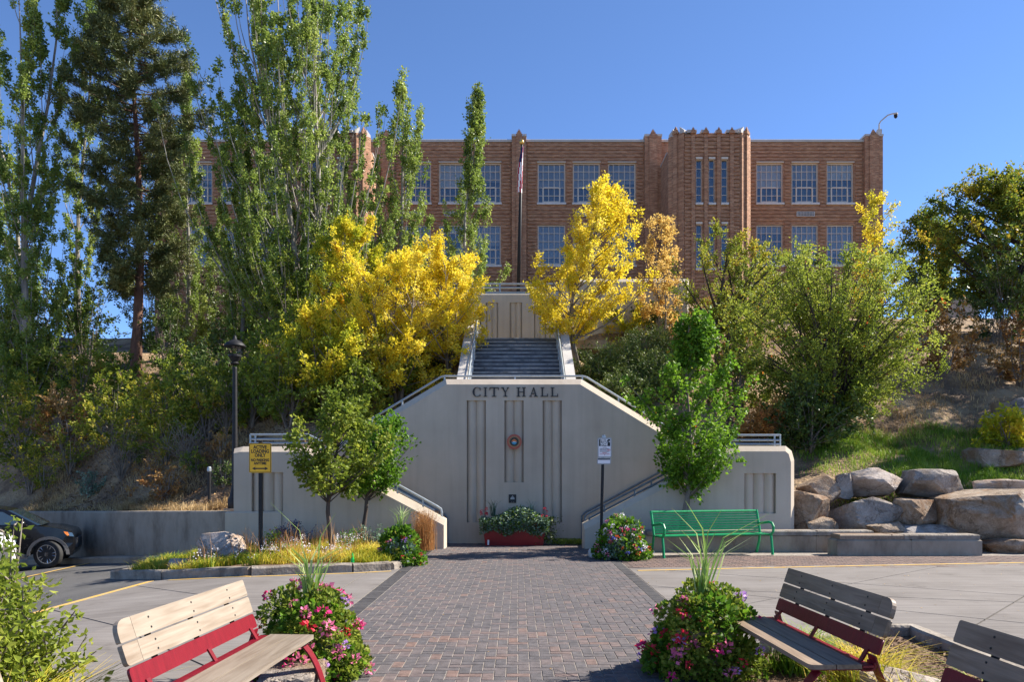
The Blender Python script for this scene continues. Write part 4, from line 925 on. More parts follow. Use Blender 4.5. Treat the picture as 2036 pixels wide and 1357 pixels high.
def flag():
    base = W(1030, 577, 32.0); base.z = tz(base.x, 32.0) - 0.05; top = W(1037.5, 287, 32.0)
    f = thing('flagpole', 'tall dark flagpole with gold ball on the terrace before the brick hall', 'flagpole')
    m = MB(); m.tube([base, base.lerp(top, 0.5), top], [0.085, 0.07, 0.045], 12); m.build('pole', MAT['black'], f, True)
    m = MB(); m.lathe([(0.01, -0.1), (0.08, -0.06), (0.105, 0.02), (0.07, 0.1), (0.01, 0.13)], 12, top + Vector((0, 0, 0.08))); m.build('ball', MAT['gold'], f, True)
    m = MB(); m.lathe([(0.2, 0), (0.2, 0.1), (0.1, 0.16)], 12, base); m.build('base', MAT['black'], f)
    nx, nz = 26, 34; me = MB(); ms = [MAT['f_redflower'], MAT['white'], MAT['navy']]
    zt, zb2 = Z_(292, 31.9), Z_(387, 31.9); vs = []
    for j in range(nz + 1):
        t = j / nz
        for i in range(nx + 1):
            u = i / nx; w = 0.10 + 0.17 * math.sin(min(1, t * 1.6) * 1.4)
            px = base.lerp(top, 0.97 - 0.33 * t)
            x = px.x + 0.08 - w * (0.55 + 0.5 * math.sin(u * 9.5 + t * 1.5)) * (0.3 + 0.7 * u)
            y = 31.9 + 0.12 * math.cos(u * 9.5 + t) - 0.06
            vs.append((x, y, zt + (zb2 - zt) * (t * (0.86 + 0.14 * u)) - 0.1 * u * (1 - t)))
    for j in range(nz):
        for i in range(nx):
            a = j * (nx + 1) + i
            me.mi = 2 if (j < nz * 0.30 and i > 9) else ((i + j // 5) // 2) % 2
            me.add([vs[a], vs[a + nx + 1], vs[a + nx + 2], vs[a + 1]], [(0, 1, 2, 3)])
    o = me.build('flag', ms, None, True); tag(o, 'limp flag with red and white stripes and blue canton on the pole', 'flag')
MAT['navy'] = M('flag_navy', (0.015, 0.02, 0.09), rough=0.8)
flag()
# ------------------------------------------------------------------ boulders and concrete seats
def noise3(P, s, k):
    r = np.random.default_rng(k); out = np.zeros(len(P))
    for i in range(7):
        d = r.normal(size=3); d *= s * (1.7 ** (i * 0.5)) / np.linalg.norm(d); out += np.sin(P @ d + r.uniform(0, 6.28)) / (1.35 ** i)
    return out / 3
def boulder_mesh(size, seed, mat, planes=11, rough=0.022, sub=4, boxy=True):
    r = np.random.default_rng(seed); bm = bmesh.new(); bmesh.ops.create_icosphere(bm, subdivisions=sub, radius=1)
    P = np.array([v.co[:] for v in bm.verts]); n = np.concatenate([np.array([[1, 0, 0], [-1, 0, 0], [0, 1, 0], [0, -1, 0], [0, 0, 1], [0, 0, -1]]) + r.normal(size=(6, 3)) * 0.28, r.normal(size=(planes, 3))]); n /= np.linalg.norm(n, axis=1)[:, None]
    d = np.concatenate([r.uniform(0.58, 0.72, 6) if boxy else r.uniform(0.7, 0.95, 6), r.uniform(0.72, 0.98, planes)]); c = P @ n.T; rad = np.where(c > 0.05, d[None] / np.maximum(c, 0.05), 9).min(1); rad = np.minimum(rad, 1.12)
    P = P * rad[:, None]; P += P / np.linalg.norm(P, axis=1)[:, None] * (noise3(P, 4.0, seed) * rough + noise3(P, 11.0, seed + 1) * rough * 0.45)[:, None]
    lo, hi = P.min(0), P.max(0); P = (P - (lo + hi) / 2) / (hi - lo) * np.array(size)
    for v, p in zip(bm.verts, P): v.co = p
    me = bpy.data.meshes.new('boulder'); bm.to_mesh(me); bm.free(); me.materials.append(mat); return me
def boulder(box, Y, mat, seed, label, depth=None, group='boulders of the rock wall', tilt=0.0):
    x0, y0, x1, y1 = box; w = (x1 - x0) / F * Y; h = (y1 - y0) / F * Y; d = depth or max(w, h) * 0.85
    me = boulder_mesh((w, d, h), seed, MAT[mat], boxy='island' not in group and 'largest' not in label); c = W((x0 + x1) / 2, (y0 + y1) / 2, Y)
    o = obj('boulder', me, None, c + Vector((0, d * 0.25, 0))); tag(o, label, 'boulder', group); return o
def boulders():
    L = [((1566, 972, 1655, 1060), 17.6, 'rock_rust', 11, 'rust stained upright boulder leaning on the end of the stucco wall'),
         ((1586, 943, 1672, 1010), 18.1, 'rock_rust', 12, 'dark cracked boulder above the rust stained upright one', ),
         ((1658, 941, 1702, 995), 18.2, 'rock_grey', 13, 'small pale wedge boulder between the dark cracked one and the pointed tan one'),
         ((1688, 930, 1812, 992), 18.1, 'rock_pink', 14, 'pointed tan boulder on the top course under the green shrub'),
         ((1803, 933, 1945, 994), 18.0, 'rock_grey', 15, 'broad grey peaked boulder on the top course below the lawn'),
         ((1938, 953, 2075, 992), 18.1, 'rock_pink', 16, 'long flat topped boulder at the end of the top course'),
         ((1660, 988, 1790, 1058), 17.7, 'rock_grey', 17, 'grey boulder with a vertical edge in the second course above the low wall'),
         ((1772, 990, 1900, 1050), 17.6, 'rock_rust', 18, 'brown streaked block boulder in the middle of the second course'),
         ((1884, 972, 2100, 1092), 17.0, 'rock', 45, 'largest boulder, tan with a sloping face, beside the concrete seat'),
         ((1602, 1026, 1674, 1062), 17.4, 'rock', 20, 'low rounded boulder behind the long low concrete wall'),
         ((1722, 1036, 1806, 1066), 17.3, 'rock', 21, 'small tan boulder under the grey one with a vertical edge'),
         ((1790, 1043, 1925, 1070), 17.2, 'rock_grey', 22, 'thin flat stone peeping over the concrete seat'),
         ((1962, 1073, 2070, 1110), 16.4, 'rock_rust', 23, 'low dark boulder at the foot of the largest one'),
         ((1942, 889, 2040, 938), 20.2, 'rock', 24, 'boulder with a shaded hollow side in the upper lawn'),
         ((1950, 820, 2010, 860), 22.4, 'rock_grey', 25, 'grey boulder on the slope above the yellow bushes'),
         ((2012, 790, 2080, 858), 22.2, 'rock_grey', 26, 'upright grey boulder at the edge of the slope by a concrete ring'),
         ((2010, 888, 2060, 915), 21.0, 'rock_grey', 27, 'small grey boulder behind the hollow sided one')]
    for q in L: boulder(*q)
    boulder((386, 1058, 486, 1124), 15.2, 'rock_pink', 31, 'large pale pink boulder in the planted island', depth=0.8, group='boulders in the planted island')
    boulder((425, 1089, 492, 1126), 14.5, 'rock_grey', 32, 'smaller grey boulder leaning on the pale pink one', depth=0.5, group='boulders in the planted island')
    boulder((328, 1112, 372, 1140), 14.2, 'rock_pink', 33, 'flat pale stone at the tip of the planted island', depth=0.5, group='boulders in the planted island')
    # boulders in the planting beds beside the benches
    o = obj('boulder', boulder_mesh((0.75, 1.3, 0.42), 35, MAT['rock_pink']), None, (2.72, 5.35, 0.1)); tag(o, 'long pale boulder lying behind the grey slatted bench', 'boulder', 'boulders in the bench beds'); o.rotation_euler = (0, 0, 0.45)
    o = obj('boulder', boulder_mesh((0.5, 0.7, 0.3), 36, MAT['rock_grey']), None, (-1.72, 5.75, 0.08)); tag(o, 'grey boulder under the pale slatted bench', 'boulder', 'boulders in the bench beds')
    p = place(2003, 835); m = MB(); m.lathe([(0.45, -0.3), (0.45, 0.5), (0.40, 0.5), (0.38, 0.1)], 24, p); tag(m.build('well_ring', MAT['old_concrete'], None), 'round concrete ring half sunk in the slope among boulders', 'concrete ring')
boulders()

def seat_walls():
    s = thing('seat_wall', 'weathered concrete seat block with one wooden plank on top', 'concrete seat')
    Y = 15.75; x0, x1 = X_(1665, Y), X_(1953, Y); z1 = 0.44
    for a, b in ((x0, x0 + 1.55), (x0 + 1.556, x1)):
        m = MB(); m.box(a, b, Y, Y + 0.5, -0.05, z1 - 0.1, ch=0.03); m.build('block', MAT['old_concrete'], s)
    for a, b, mt in ((x0 + 0.06, x0 + 1.15, 'wood_grey'), (x0 + 1.155, x0 + 1.40, 'wood_grey'), (x0 + 1.41, x0 + 2.3, 'concrete'), (x0 + 2.306, x1 - 0.03, 'concrete')):
        m = MB(); m.box(a, b, Y + 0.02, Y + 0.48, z1 - 0.097, z1, ch=0.02); m.build('top_slab' if mt == 'concrete' else 'plank', MAT[mt], s)
    t = thing('low_wall', 'long low concrete wall behind the green bench', 'low wall')
    Y = 16.6; x = X_(1285, Y); xe = X_(1738, Y)
    while x < xe - 0.2:
        b = min(x + 1.25, xe); m = MB(); m.box(x, b - 0.006, Y, Y + 0.35, -0.05, 0.36, ch=0.02); m.build('block', MAT['old_concrete'], t)
        m = MB(); m.box(x - 0.0, b - 0.008, Y - 0.03, Y + 0.38, 0.363, 0.47, ch=0.025); m.build('top_slab', MAT['concrete'], t); x = b
seat_walls()

# ------------------------------------------------------------------ benches
def rounded(pts, rads, n=6):
    out = []
    for i, p in enumerate(pts):
        p = Vector(p); a = Vector(pts[i - 1]); b = Vector(pts[(i + 1) % len(pts)]); r = rads[i]
        if r <= 0: out.append(p); continue
        u = (a - p).normalized(); v = (b - p).normalized(); p0 = p + u * r; p1 = p + v * r
        for k in range(n + 1):
            t = k / n; out.append(p0 * (1 - t) ** 2 + p * 2 * t * (1 - t) + p1 * t * t)
    return out
def slat_bench(loc, rz, L, s, wood, label):
    """s = +1: the seat looks towards +X; local Y runs from the near end to the far end"""
    r = thing('slatted_bench', label, 'bench', loc, rz, 'wood and red steel benches along the brick path')
    bd = Vector((0.095, 0.285)); top = Vector((0.0, 0.865)); dn = (Vector((bd.x, -bd.y))).normalized(); nn = Vector((-dn.y, dn.x))
    def back(q, t):      # q = (y, distance down the back), t = thickness
        p = top + dn * q[1] + nn * (t * -1); return (s * p.x, q[0], p.y)
    e = 0.15
    for k, (d0, d1) in enumerate(((0, 0.125), (0.136, 0.255))):
        rad = [0.09 if k == 0 else 0.012, 0.0, 0.0, 0.012 if k == 0 else 0.03]
        m = MB(); m.prism(rounded([(0, d0), (e - 0.0015, d0), (e - 0.0015, d1), (0, d1)], rad), 0, 0.028, back); m.build('end_board', MAT[wood], r)
        m = MB(); m.prism(rounded([(e + 0.0015, d0), (L, d0), (L, d1), (e + 0.0015, d1)], [0, 0.02, 0.015, 0]), 0, 0.028, back); m.build('back_plank', MAT[wood], r)
    for yy in (0.32, L / 2, L - 0.3):
        m = MB(); m.prism([(yy - 0.025, 0.05), (yy + 0.025, 0.05), (yy + 0.025, 0.36), (yy - 0.025, 0.36)], 0.030, 0.042, back); m.build('bracket', MAT['black'], r)
    for yy in (0.32, L / 2, L - 0.3):
        for dd in (0.035, 0.095, 0.17, 0.225):
            m = MB(); m.prism([(yy + 0.007 * math.cos(a), dd + 0.007 * math.sin(a)) for a in [k * math.pi / 3 for k in range(6)]], -0.003, 0.002, back); m.build('bolt', MAT['black'], r)
    m = MB(); m.prism(rounded([(0.0, 0.267), (L, 0.267), (L, 0.372), (0.0, 0.372)], [0.03, 0.03, 0.02, 0.02]), 0.004, 0.02, back); m.build('back_rail', MAT['red'], r)
    e2 = 0.12
    for k, (a, b) in enumerate(((0.215, 0.375), (0.383, 0.55))):
        m = MB()
        poly = rounded([(a, 0), (b, 0), (b, L), (a, L)], [0.0, 0.05 if k else 0.0, 0.02 if k else 0, 0], 4)
        m.prism(poly, 0.425, 0.455, lambda p, t: (s * p[0], p[1], t)); m.build('seat_plank', MAT['wood_mid' if wood == 'wood_pale' else wood], r)
    m = MB(); m.box(min(s * 0.135, s * 0.208), max(s * 0.135, s * 0.208), 0.0, L, 0.43, 0.446); m.build('seat_rail', MAT['red'], r)
    m = MB(); m.box(min(s * 0.2, s * 0.52), max(s * 0.2, s * 0.52), 0.04, L - 0.04, 0.408, 0.4235); m.build('seat_frame', MAT['red'], r)
    def strap(path, y, w, name):
        m = MB(); P = [Vector(p) for p in path]; vs = []
        for i, p in enumerate(P):
            d = (P[min(i + 1, len(P) - 1)] - P[max(i - 1, 0)]).normalized(); q = Vector((-d.y, d.x)) * 0.006
            for (a, yy) in ((p + q, y - w / 2), (p + q, y + w / 2), (p - q, y + w / 2), (p - q, y - w / 2)): vs.append((s * a.x, yy, a.y))
        fs = [(i * 4 + j, i * 4 + (j + 1) % 4, (i + 1) * 4 + (j + 1) % 4, (i + 1) * 4 + j) for i in range(len(P) - 1) for j in range(4)]
        fs += [(3, 2, 1, 0), tuple((len(P) - 1) * 4 + j for j in range(4))]
        m.add(vs, fs); m.build(name, MAT['red'], r)
    def arc(a, b, c, n=8):
        a, b, c = Vector(a), Vector(b), Vector(c); return [a * (1 - t) ** 2 + b * 2 * t * (1 - t) + c * t * t for t in [i / n for i in range(n + 1)]]
    for y in (0.06, L - 0.06):
        strap(arc((0.12, 0.50), (0.08, 0.30), (-0.20, 0.0)), y, 0.10, 'rear_leg')
        strap(arc((0.47, 0.405), (0.60, 0.30), (0.66, 0.0)), y, 0.09, 'front_leg')
        strap(arc((0.125, 0.46), (0.10, 0.40), (0.21, 0.415)), y, 0.10, 'seat_bracket')
    for y in (0.13, L * 0.52, L - 0.13): strap([(0.112, 0.525), (0.165, 0.437)], y, 0.04, 'strut')
    return r
def benches():
    slat_bench((-2.17, 4.05, 0), RAD(-3.0), 1.66, 1, 'wood_pale', 'sunlit pale wood and red steel bench beside the yellow line')
    slat_bench((2.39, 4.78, 0), RAD(2.6), 1.68, -1, 'wood_grey', 'shaded grey wood and dark red steel bench by the flowers and mulch bed')
    slat_bench((-2.17, 1.52, 0), RAD(1.0), 1.66, 1, 'wood_pale', 'pale bench only showing a rounded plank end among the bushes')
    slat_bench((2.47, 2.43, 0), RAD(2.2), 1.68, -1, 'wood_grey', 'shaded grey wood bench cut off by the picture edge beside the mulch bed')
    # green street bench
    a = gp(1316, 1111); b = gp(1537, 1104); d = (b - a).xy; L = d.length; rz = math.atan2(d.y, d.x)
    r = thing('green_bench', 'bright green steel slatted bench with curved arms in front of low wall', 'bench', (a.x, a.y, 0), rz)
    m = lambda: MB()
    for i in range(8):
        z = 0.47 + i * 0.052; y = 0.42 + (z - 0.45) * 0.28; q = m(); q.box(0.05, L - 0.05, y, y + 0.014, z, z + 0.036); q.build('back_slat', MAT['green'], r)
    for i in range(7):
        y = 0.03 + i * 0.056; q = m(); q.box(0.05, L - 0.05, y, y + 0.042, 0.43, 0.446); q.build('seat_slat', MAT['green'], r)
    for x in (0.03, L - 0.03):
        f = m(); t = 0.028
        f.tube([(x, -0.03, 0.0), (x, -0.005, 0.2), (x, 0.03, 0.42), (x, 0.06, 0.435)], [0.03, 0.026, 0.026, 0.026], 8); f.build('front_leg', MAT['green'], r)
        f = m(); f.tube([(x, 0.56, 0.0), (x, 0.47, 0.25), (x, 0.43, 0.44), (x, 0.50, 0.70), (x, 0.57, 0.93)], [0.03, 0.026, 0.026, 0.026, 0.03], 8); f.build('rear_leg', MAT['green'], r)
        f = m(); f.tube([(x, 0.02, 0.42), (x, -0.05, 0.50), (x, -0.06, 0.60), (x, 0.0, 0.675), (x, 0.1, 0.69), (x, 0.48, 0.64)], 0.027, 8); f.build('armrest', MAT['green'], r)
        f = m(); f.tube([(x, 0.03, 0.42), (x, 0.44, 0.42)], 0.022, 8); f.build('side_rail', MAT['green'], r)
    f = m(); f.tube([(0.03, 0.565, 0.91), (L - 0.03, 0.565, 0.91)], 0.026, 8); f.build('top_rail', MAT['green'], r)
    f = m(); f.tube([(0.03, 0.25, 0.415), (L - 0.03, 0.25, 0.415)], 0.016, 8); f.build('stretcher', MAT['green'], r)
benches()

# ------------------------------------------------------------------ signs, lamp, seal, cars
def text(parent, s, size, loc, mat, name='lettering', ext=0.001, sx=1.0, rot=(90, 0, 0), bold=0.0):
    c = bpy.data.curves.new(name, 'FONT'); c.body = s; c.size = size; c.align_x = 'CENTER'; c.align_y = 'CENTER'; c.extrude = ext; c.offset = bold; c.resolution_u = 3
    o = bpy.data.objects.new(name, c); COL.objects.link(o); dg = bpy.context.evaluated_depsgraph_get(); dg.update()
    me = bpy.data.meshes.new_from_object(o.evaluated_get(dg)); bpy.data.objects.remove(o); me.name = name; me.materials.clear(); me.materials.append(MAT[mat])
    q = obj(name, me, parent, loc); q.rotation_euler = [RAD(v) for v in rot]; q.scale = (sx, 1, 1); return q
def plate(x0, x1, z0, z1, y, th_, r, mat, name, parent):
    m = MB(); m.prism(rounded([(x0, z0), (x1, z0), (x1, z1), (x0, z1)], [r] * 4, 5), y, y + th_, lambda p, t: (p[0], t, p[1])); return m.build(name, MAT[mat], parent)
def signs():
    Y = 14.6; x = X_(517.5, Y); s = thing('parking_sign', 'yellow ACTIVE LOADING ONLY sign on a black post in the island', 'sign')
    m = MB(); m.box(x - 0.035, x + 0.03, Y, Y + 0.06, g_(x) + 0.25, Z_(877, Y)); m.build('post', MAT['black'], s)
    m = MB(); m.box(x - 0.036, x + 0.031, Y - 0.001, Y + 0.061, g_(x) + 0.02, g_(x) + 0.249); m.build('post_base', MAT['steel'], s)
    x0, x1, z0, z1 = X_(495.5, Y), X_(540, Y), Z_(941, Y), Z_(882, Y); w = x1 - x0; c = (x0 + x1) / 2; h = z1 - z0
    plate(x0, x1, z0, z1, Y - 0.012, 0.006, 0.03, 'sign_yellow', 'sign_panel', s)
    plate(x0 + 0.008, x1 - 0.008, z0 + 0.008, z1 - 0.008, Y - 0.014, 0.003, 0.026, 'sign_black', 'border', s); plate(x0 + 0.018, x1 - 0.018, z0 + 0.018, z1 - 0.018, Y - 0.016, 0.003, 0.02, 'sign_yellow', 'sign_face', s)
    for t, v, sz, kx in (('ACTIVE', 0.86, 0.094, 0.82), ('LOADING', 0.72, 0.094, 0.82), ('ONLY', 0.585, 0.094, 0.82), ('NO PARKING', 0.425, 0.072, 0.80), ('ANYTIME', 0.315, 0.072, 0.80)):
        text(s, t, sz, (c, Y - 0.018, z0 + h * v), 'sign_black', sx=kx, bold=0.0028)
    m = MB(); az = z0 + h * 0.145; a = 0.155
    m.prism([(c - a, az), (c - a + 0.07, az - 0.036), (c - a + 0.055, az - 0.012), (c + a - 0.055, az - 0.012), (c + a - 0.07, az - 0.036), (c + a, az), (c + a - 0.07, az + 0.036), (c + a - 0.055, az + 0.012), (c - a + 0.055, az + 0.012), (c - a + 0.07, az + 0.036)], Y - 0.019, Y - 0.0155, lambda p, t: (p[0], t, p[1])); m.build('arrow', MAT['sign_black'], s)
    Y = 15.9; x = X_(1198, Y); s = thing('zone_sign', 'white and black DROP & LOAD ZONE sign on a thin black post', 'sign')
    m = MB(); m.tube([(x - 0.035, Y + 0.03, 0), (x + 0.02, Y + 0.03, Z_(870, Y))], 0.032, 10); m.build('post', MAT['black'], s)
    m = MB(); m.lathe([(0.045, 0), (0.045, 0.05), (0.02, 0.07)], 10, (x + 0.03, Y + 0.03, Z_(872, Y))); m.build('post_cap', MAT['steel'], s)
    x0, x1, z0, z1 = X_(1188, Y), X_(1216, Y), Z_(910.5, Y), Z_(871, Y); c = (x0 + x1) / 2; h = z1 - z0; w = x1 - x0
    plate(x0, x1, z0, z1, Y - 0.012, 0.006, 0.03, 'sign_back', 'sign_panel', s); plate(x0 + 0.022, x1 - 0.022, z0 + 0.022, z1 - 0.03, Y - 0.015, 0.004, 0.012, 'sign_white', 'sign_face', s)
    plate(x0 + 0.03, x1 - 0.03, z0 + h * 0.57, z1 - 0.034, Y - 0.017, 0.003, 0.004, 'sign_black', 'header', s)
    for t, v, dx in (('DROP', 0.86, -0.012), ('LOAD', 0.75, -0.012), ('ZONE', 0.64, -0.012)): text(s, t, 0.062, (c + dx, Y - 0.019, z0 + h * v), 'white', sx=0.9, bold=0.002)
    text(s, '&', 0.05, (c + 0.098, Y - 0.019, z0 + h * 0.80), 'white')
    for t, v, mt in (('ACTIVE', 0.50, 'sign_black'), ('VEHICLE LOADING', 0.435, 'sign_black'), ('UNLOADING', 0.37, 'sign_black'), ('NO UNATTENDED', 0.30, 'sign_black'), ('PARKING', 0.235, 'sign_red'), ('TOW AWAY ZONE', 0.17, 'sign_red')):
        text(s, t, 0.026, (c - (0.03 if t == 'UNLOADING' else 0), Y - 0.018, z0 + h * v), mt, sx=0.92)
    text(s, 'ONLY', 0.028, (c + 0.085, Y - 0.018, z0 + h * 0.37), 'sign_red', bold=0.001)
    m = MB(); m.lathe([(0.008, 0), (0.008, 0.004)], 8, M=Matrix.Translation((c, Y - 0.015, z0 + h * 0.12)) @ Matrix.Rotation(RAD(90), 4, 'X')); m.build('bolt', MAT['sign_black'], s)
    x0, x1, z0, z1 = X_(1187, Y), X_(1214.5, Y), Z_(924, Y), Z_(911, Y); h = z1 - z0; c = (x0 + x1) / 2
    plate(x0, x1, z0, z1, Y - 0.012, 0.006, 0.03, 'sign_back', 'lower_panel', s); plate(x0 + 0.018, x1 - 0.018, z0 + 0.02, z1 - 0.016, Y - 0.015, 0.004, 0.01, 'sign_white', 'lower_face', s)
    plate(x0 + 0.02, x1 - 0.02, z0 + h * 0.68, z1 - 0.018, Y - 0.017, 0.003, 0.004, 'sign_black', 'lower_header', s)
    # street lamp
    Y = 18.5; x = X_(467, Y); zb = tz(x, Y) - 0.05; zt = Z_(672, Y)
    l = thing('street_lamp', 'black street lamp with square lantern behind the low stucco wall', 'street lamp')
    m = MB(); m.lathe([(0.17, 0), (0.17, 0.32), (0.13, 0.40), (0.10, 0.55), (0.075, 0.70), (0.065, 1.6), (0.052, zt - zb - 0.75), (0.05, zt - zb - 0.72)], 14, (x, Y, zb)); m.build('post', MAT['black'], l, True)
    zc = Z_(726, Y)
    m = MB(); m.lathe([(0.05, 0), (0.11, 0.03), (0.07, 0.07), (0.09, 0.1), (0.16, 0.20), (0.16, 0.24), (0.12, 0.26)], 14, (x, Y, zc)); m.build('collar', MAT['black'], l)
    m = MB(); z0 = Z_(703, Y); z1 = Z_(692, Y) + 0.02
    for a in range(4): t = math.pi / 4 + a * math.pi / 2; m.tube([(x + 0.12 * math.cos(t), Y + 0.12 * math.sin(t), z0 - 0.03), (x + 0.2 * math.cos(t), Y + 0.2 * math.sin(t), z1)], 0.012, 6)
    m.build('lantern_frame', MAT['black'], l)
    m = MB(); m.lathe([(0.095, 0), (0.16, z1 - z0)], 4, (x, Y, z0), None); m.build('lantern_glass', MAT['glass'], l)
    m = MB(); m.lathe([(0.26, 0), (0.26, 0.03), (0.20, 0.10), (0.12, 0.15), (0.05, 0.18), (0.035, 0.25), (0.01, 0.29)], 16, (x, Y, z1)); m.build('lantern_roof', MAT['black'], l, True)
    m = MB(); m.box(x - 0.2, x + 0.2, Y - 0.2, Y + 0.2, zb - 0.3, zb + 0.12); m.build('footing', MAT['old_concrete'], l)
    p = place(416, 1005); b = thing('parking_bollard', 'thin black post with small grey head on the dry bank', 'bollard')  # parking bollard with a plain head that gives no light
    m = MB(); m.tube([p - Vector((0, 0, 0.1)), p + Vector((0, 0, 0.86))], 0.045, 10); m.build('post', MAT['black'], b)
    m = MB(); m.lathe([(0.03, 0), (0.055, 0.03), (0.055, 0.12), (0.03, 0.15)], 10, p + Vector((0, 0, 0.86))); m.build('head', MAT['steel'], b)
    # seal and plaque
    Y = 18.72; c = W(1022.5, 879, Y); s = thing('city_seal', 'round orange-red emblem with mountain and water on the middle panel', 'emblem')
    def disc(r, y0, y1, mat, name, parent, n=32):
        m = MB(); m.prism([(c.x + r * math.cos(2 * math.pi * i / n), c.z + r * math.sin(2 * math.pi * i / n)) for i in range(n)], y0, y1, lambda p, t: (p[0], t, p[1])); return m.build(name, mat, parent)
    MAT['seal_red'] = M('seal_red', (0.36, 0.075, 0.055), (0.42, 0.12, 0.06), 8, 0.5); MAT['seal_gold'] = M('seal_gold', (0.5, 0.33, 0.12), rough=0.5)
    MAT['seal_blue'] = M('seal_blue', (0.05, 0.28, 0.42), rough=0.5); MAT['seal_orange'] = M('seal_orange', (0.6, 0.18, 0.05), rough=0.5)
    disc(0.185, Y, Y + 0.13, MAT['seal_red'], 'rim', s); disc(0.132, Y - 0.004, Y, MAT['seal_gold'], 'ring', s); disc(0.122, Y - 0.008, Y - 0.004, MAT['letter'], 'field', s)
    for i in range(26):
        t = 2 * math.pi * i / 26; m = MB(); q = Vector((c.x + 0.107 * math.cos(t), c.z + 0.107 * math.sin(t))); m.box(q.x - 0.005, q.x + 0.005, Y - 0.011, Y - 0.0075, q.y - 0.005, q.y + 0.005); m.build('lettering_dot', MAT['seal_gold'], s)
    P = lambda pts, mat, name, k: MB().prism([(c.x + a, c.z + b) for a, b in pts], Y - 0.012 - k * 0.002, Y - 0.0075, lambda p, t: (p[0], t, p[1])).build(name, mat, s)
    P([(-0.075, 0.0), (-0.03, 0.005), (0.0, 0.0), (0.03, 0.005), (0.075, 0.0), (0.05, 0.035), (0.02, 0.06), (-0.01, 0.065), (-0.05, 0.035)], MAT['seal_orange'], 'sunset', 0)
    P([(-0.05, -0.012), (0.05, -0.012), (0.03, 0.0), (0.012, -0.004), (-0.005, 0.012), (-0.025, -0.002)], MAT['white'], 'mountain', 1)
    P([(-0.07, -0.013), (-0.045, -0.055), (0.0, -0.075), (0.045, -0.055), (0.07, -0.013)], MAT['seal_blue'], 'water', 2)
    Y = YC - 0.012; q = thing('wall_plaque', 'small black plaque with white print low on the lettered wall', 'plaque')
    x0, x1, z0, z1 = X_(1011.5, Y), X_(1026.5, Y), Z_(1001, Y), Z_(984, Y); plate(x0, x1, z0, z1, Y - 0.012, 0.03, 0.004, 'sign_black', 'panel', q)
    cx = (x0 + x1) / 2
    for (a, b, u, v) in ((-0.055, 0.05, 0.42, 0.66), (-0.03, 0.03, 0.66, 0.74), (-0.012, 0.015, 0.78, 0.86), (-0.04, -0.012, 0.08, 0.12), (0.012, 0.045, 0.08, 0.12)):
        m = MB(); m.prism([(cx + a, z0 + (z1 - z0) * u), (cx + b, z0 + (z1 - z0) * u), (cx + b * 0.9, z0 + (z1 - z0) * v), (cx + a * 0.8, z0 + (z1 - z0) * v)], Y - 0.0145, Y - 0.0115, lambda p, t: (p[0], t, p[1])); m.build('print', MAT['sign_back'], q)
    g = gp(698, 1135.5); m = MB(); m.lathe([(0.035, 0), (0.03, 0.06), (0.012, 0.15), (0.008, 0.17)], 8, (g.x, g.y + 0.12, 0.13)); tag(m.build('marker_cap', MAT['plastic_green'], None), 'tiny bright green marker standing on the island kerb', 'marker')
signs()

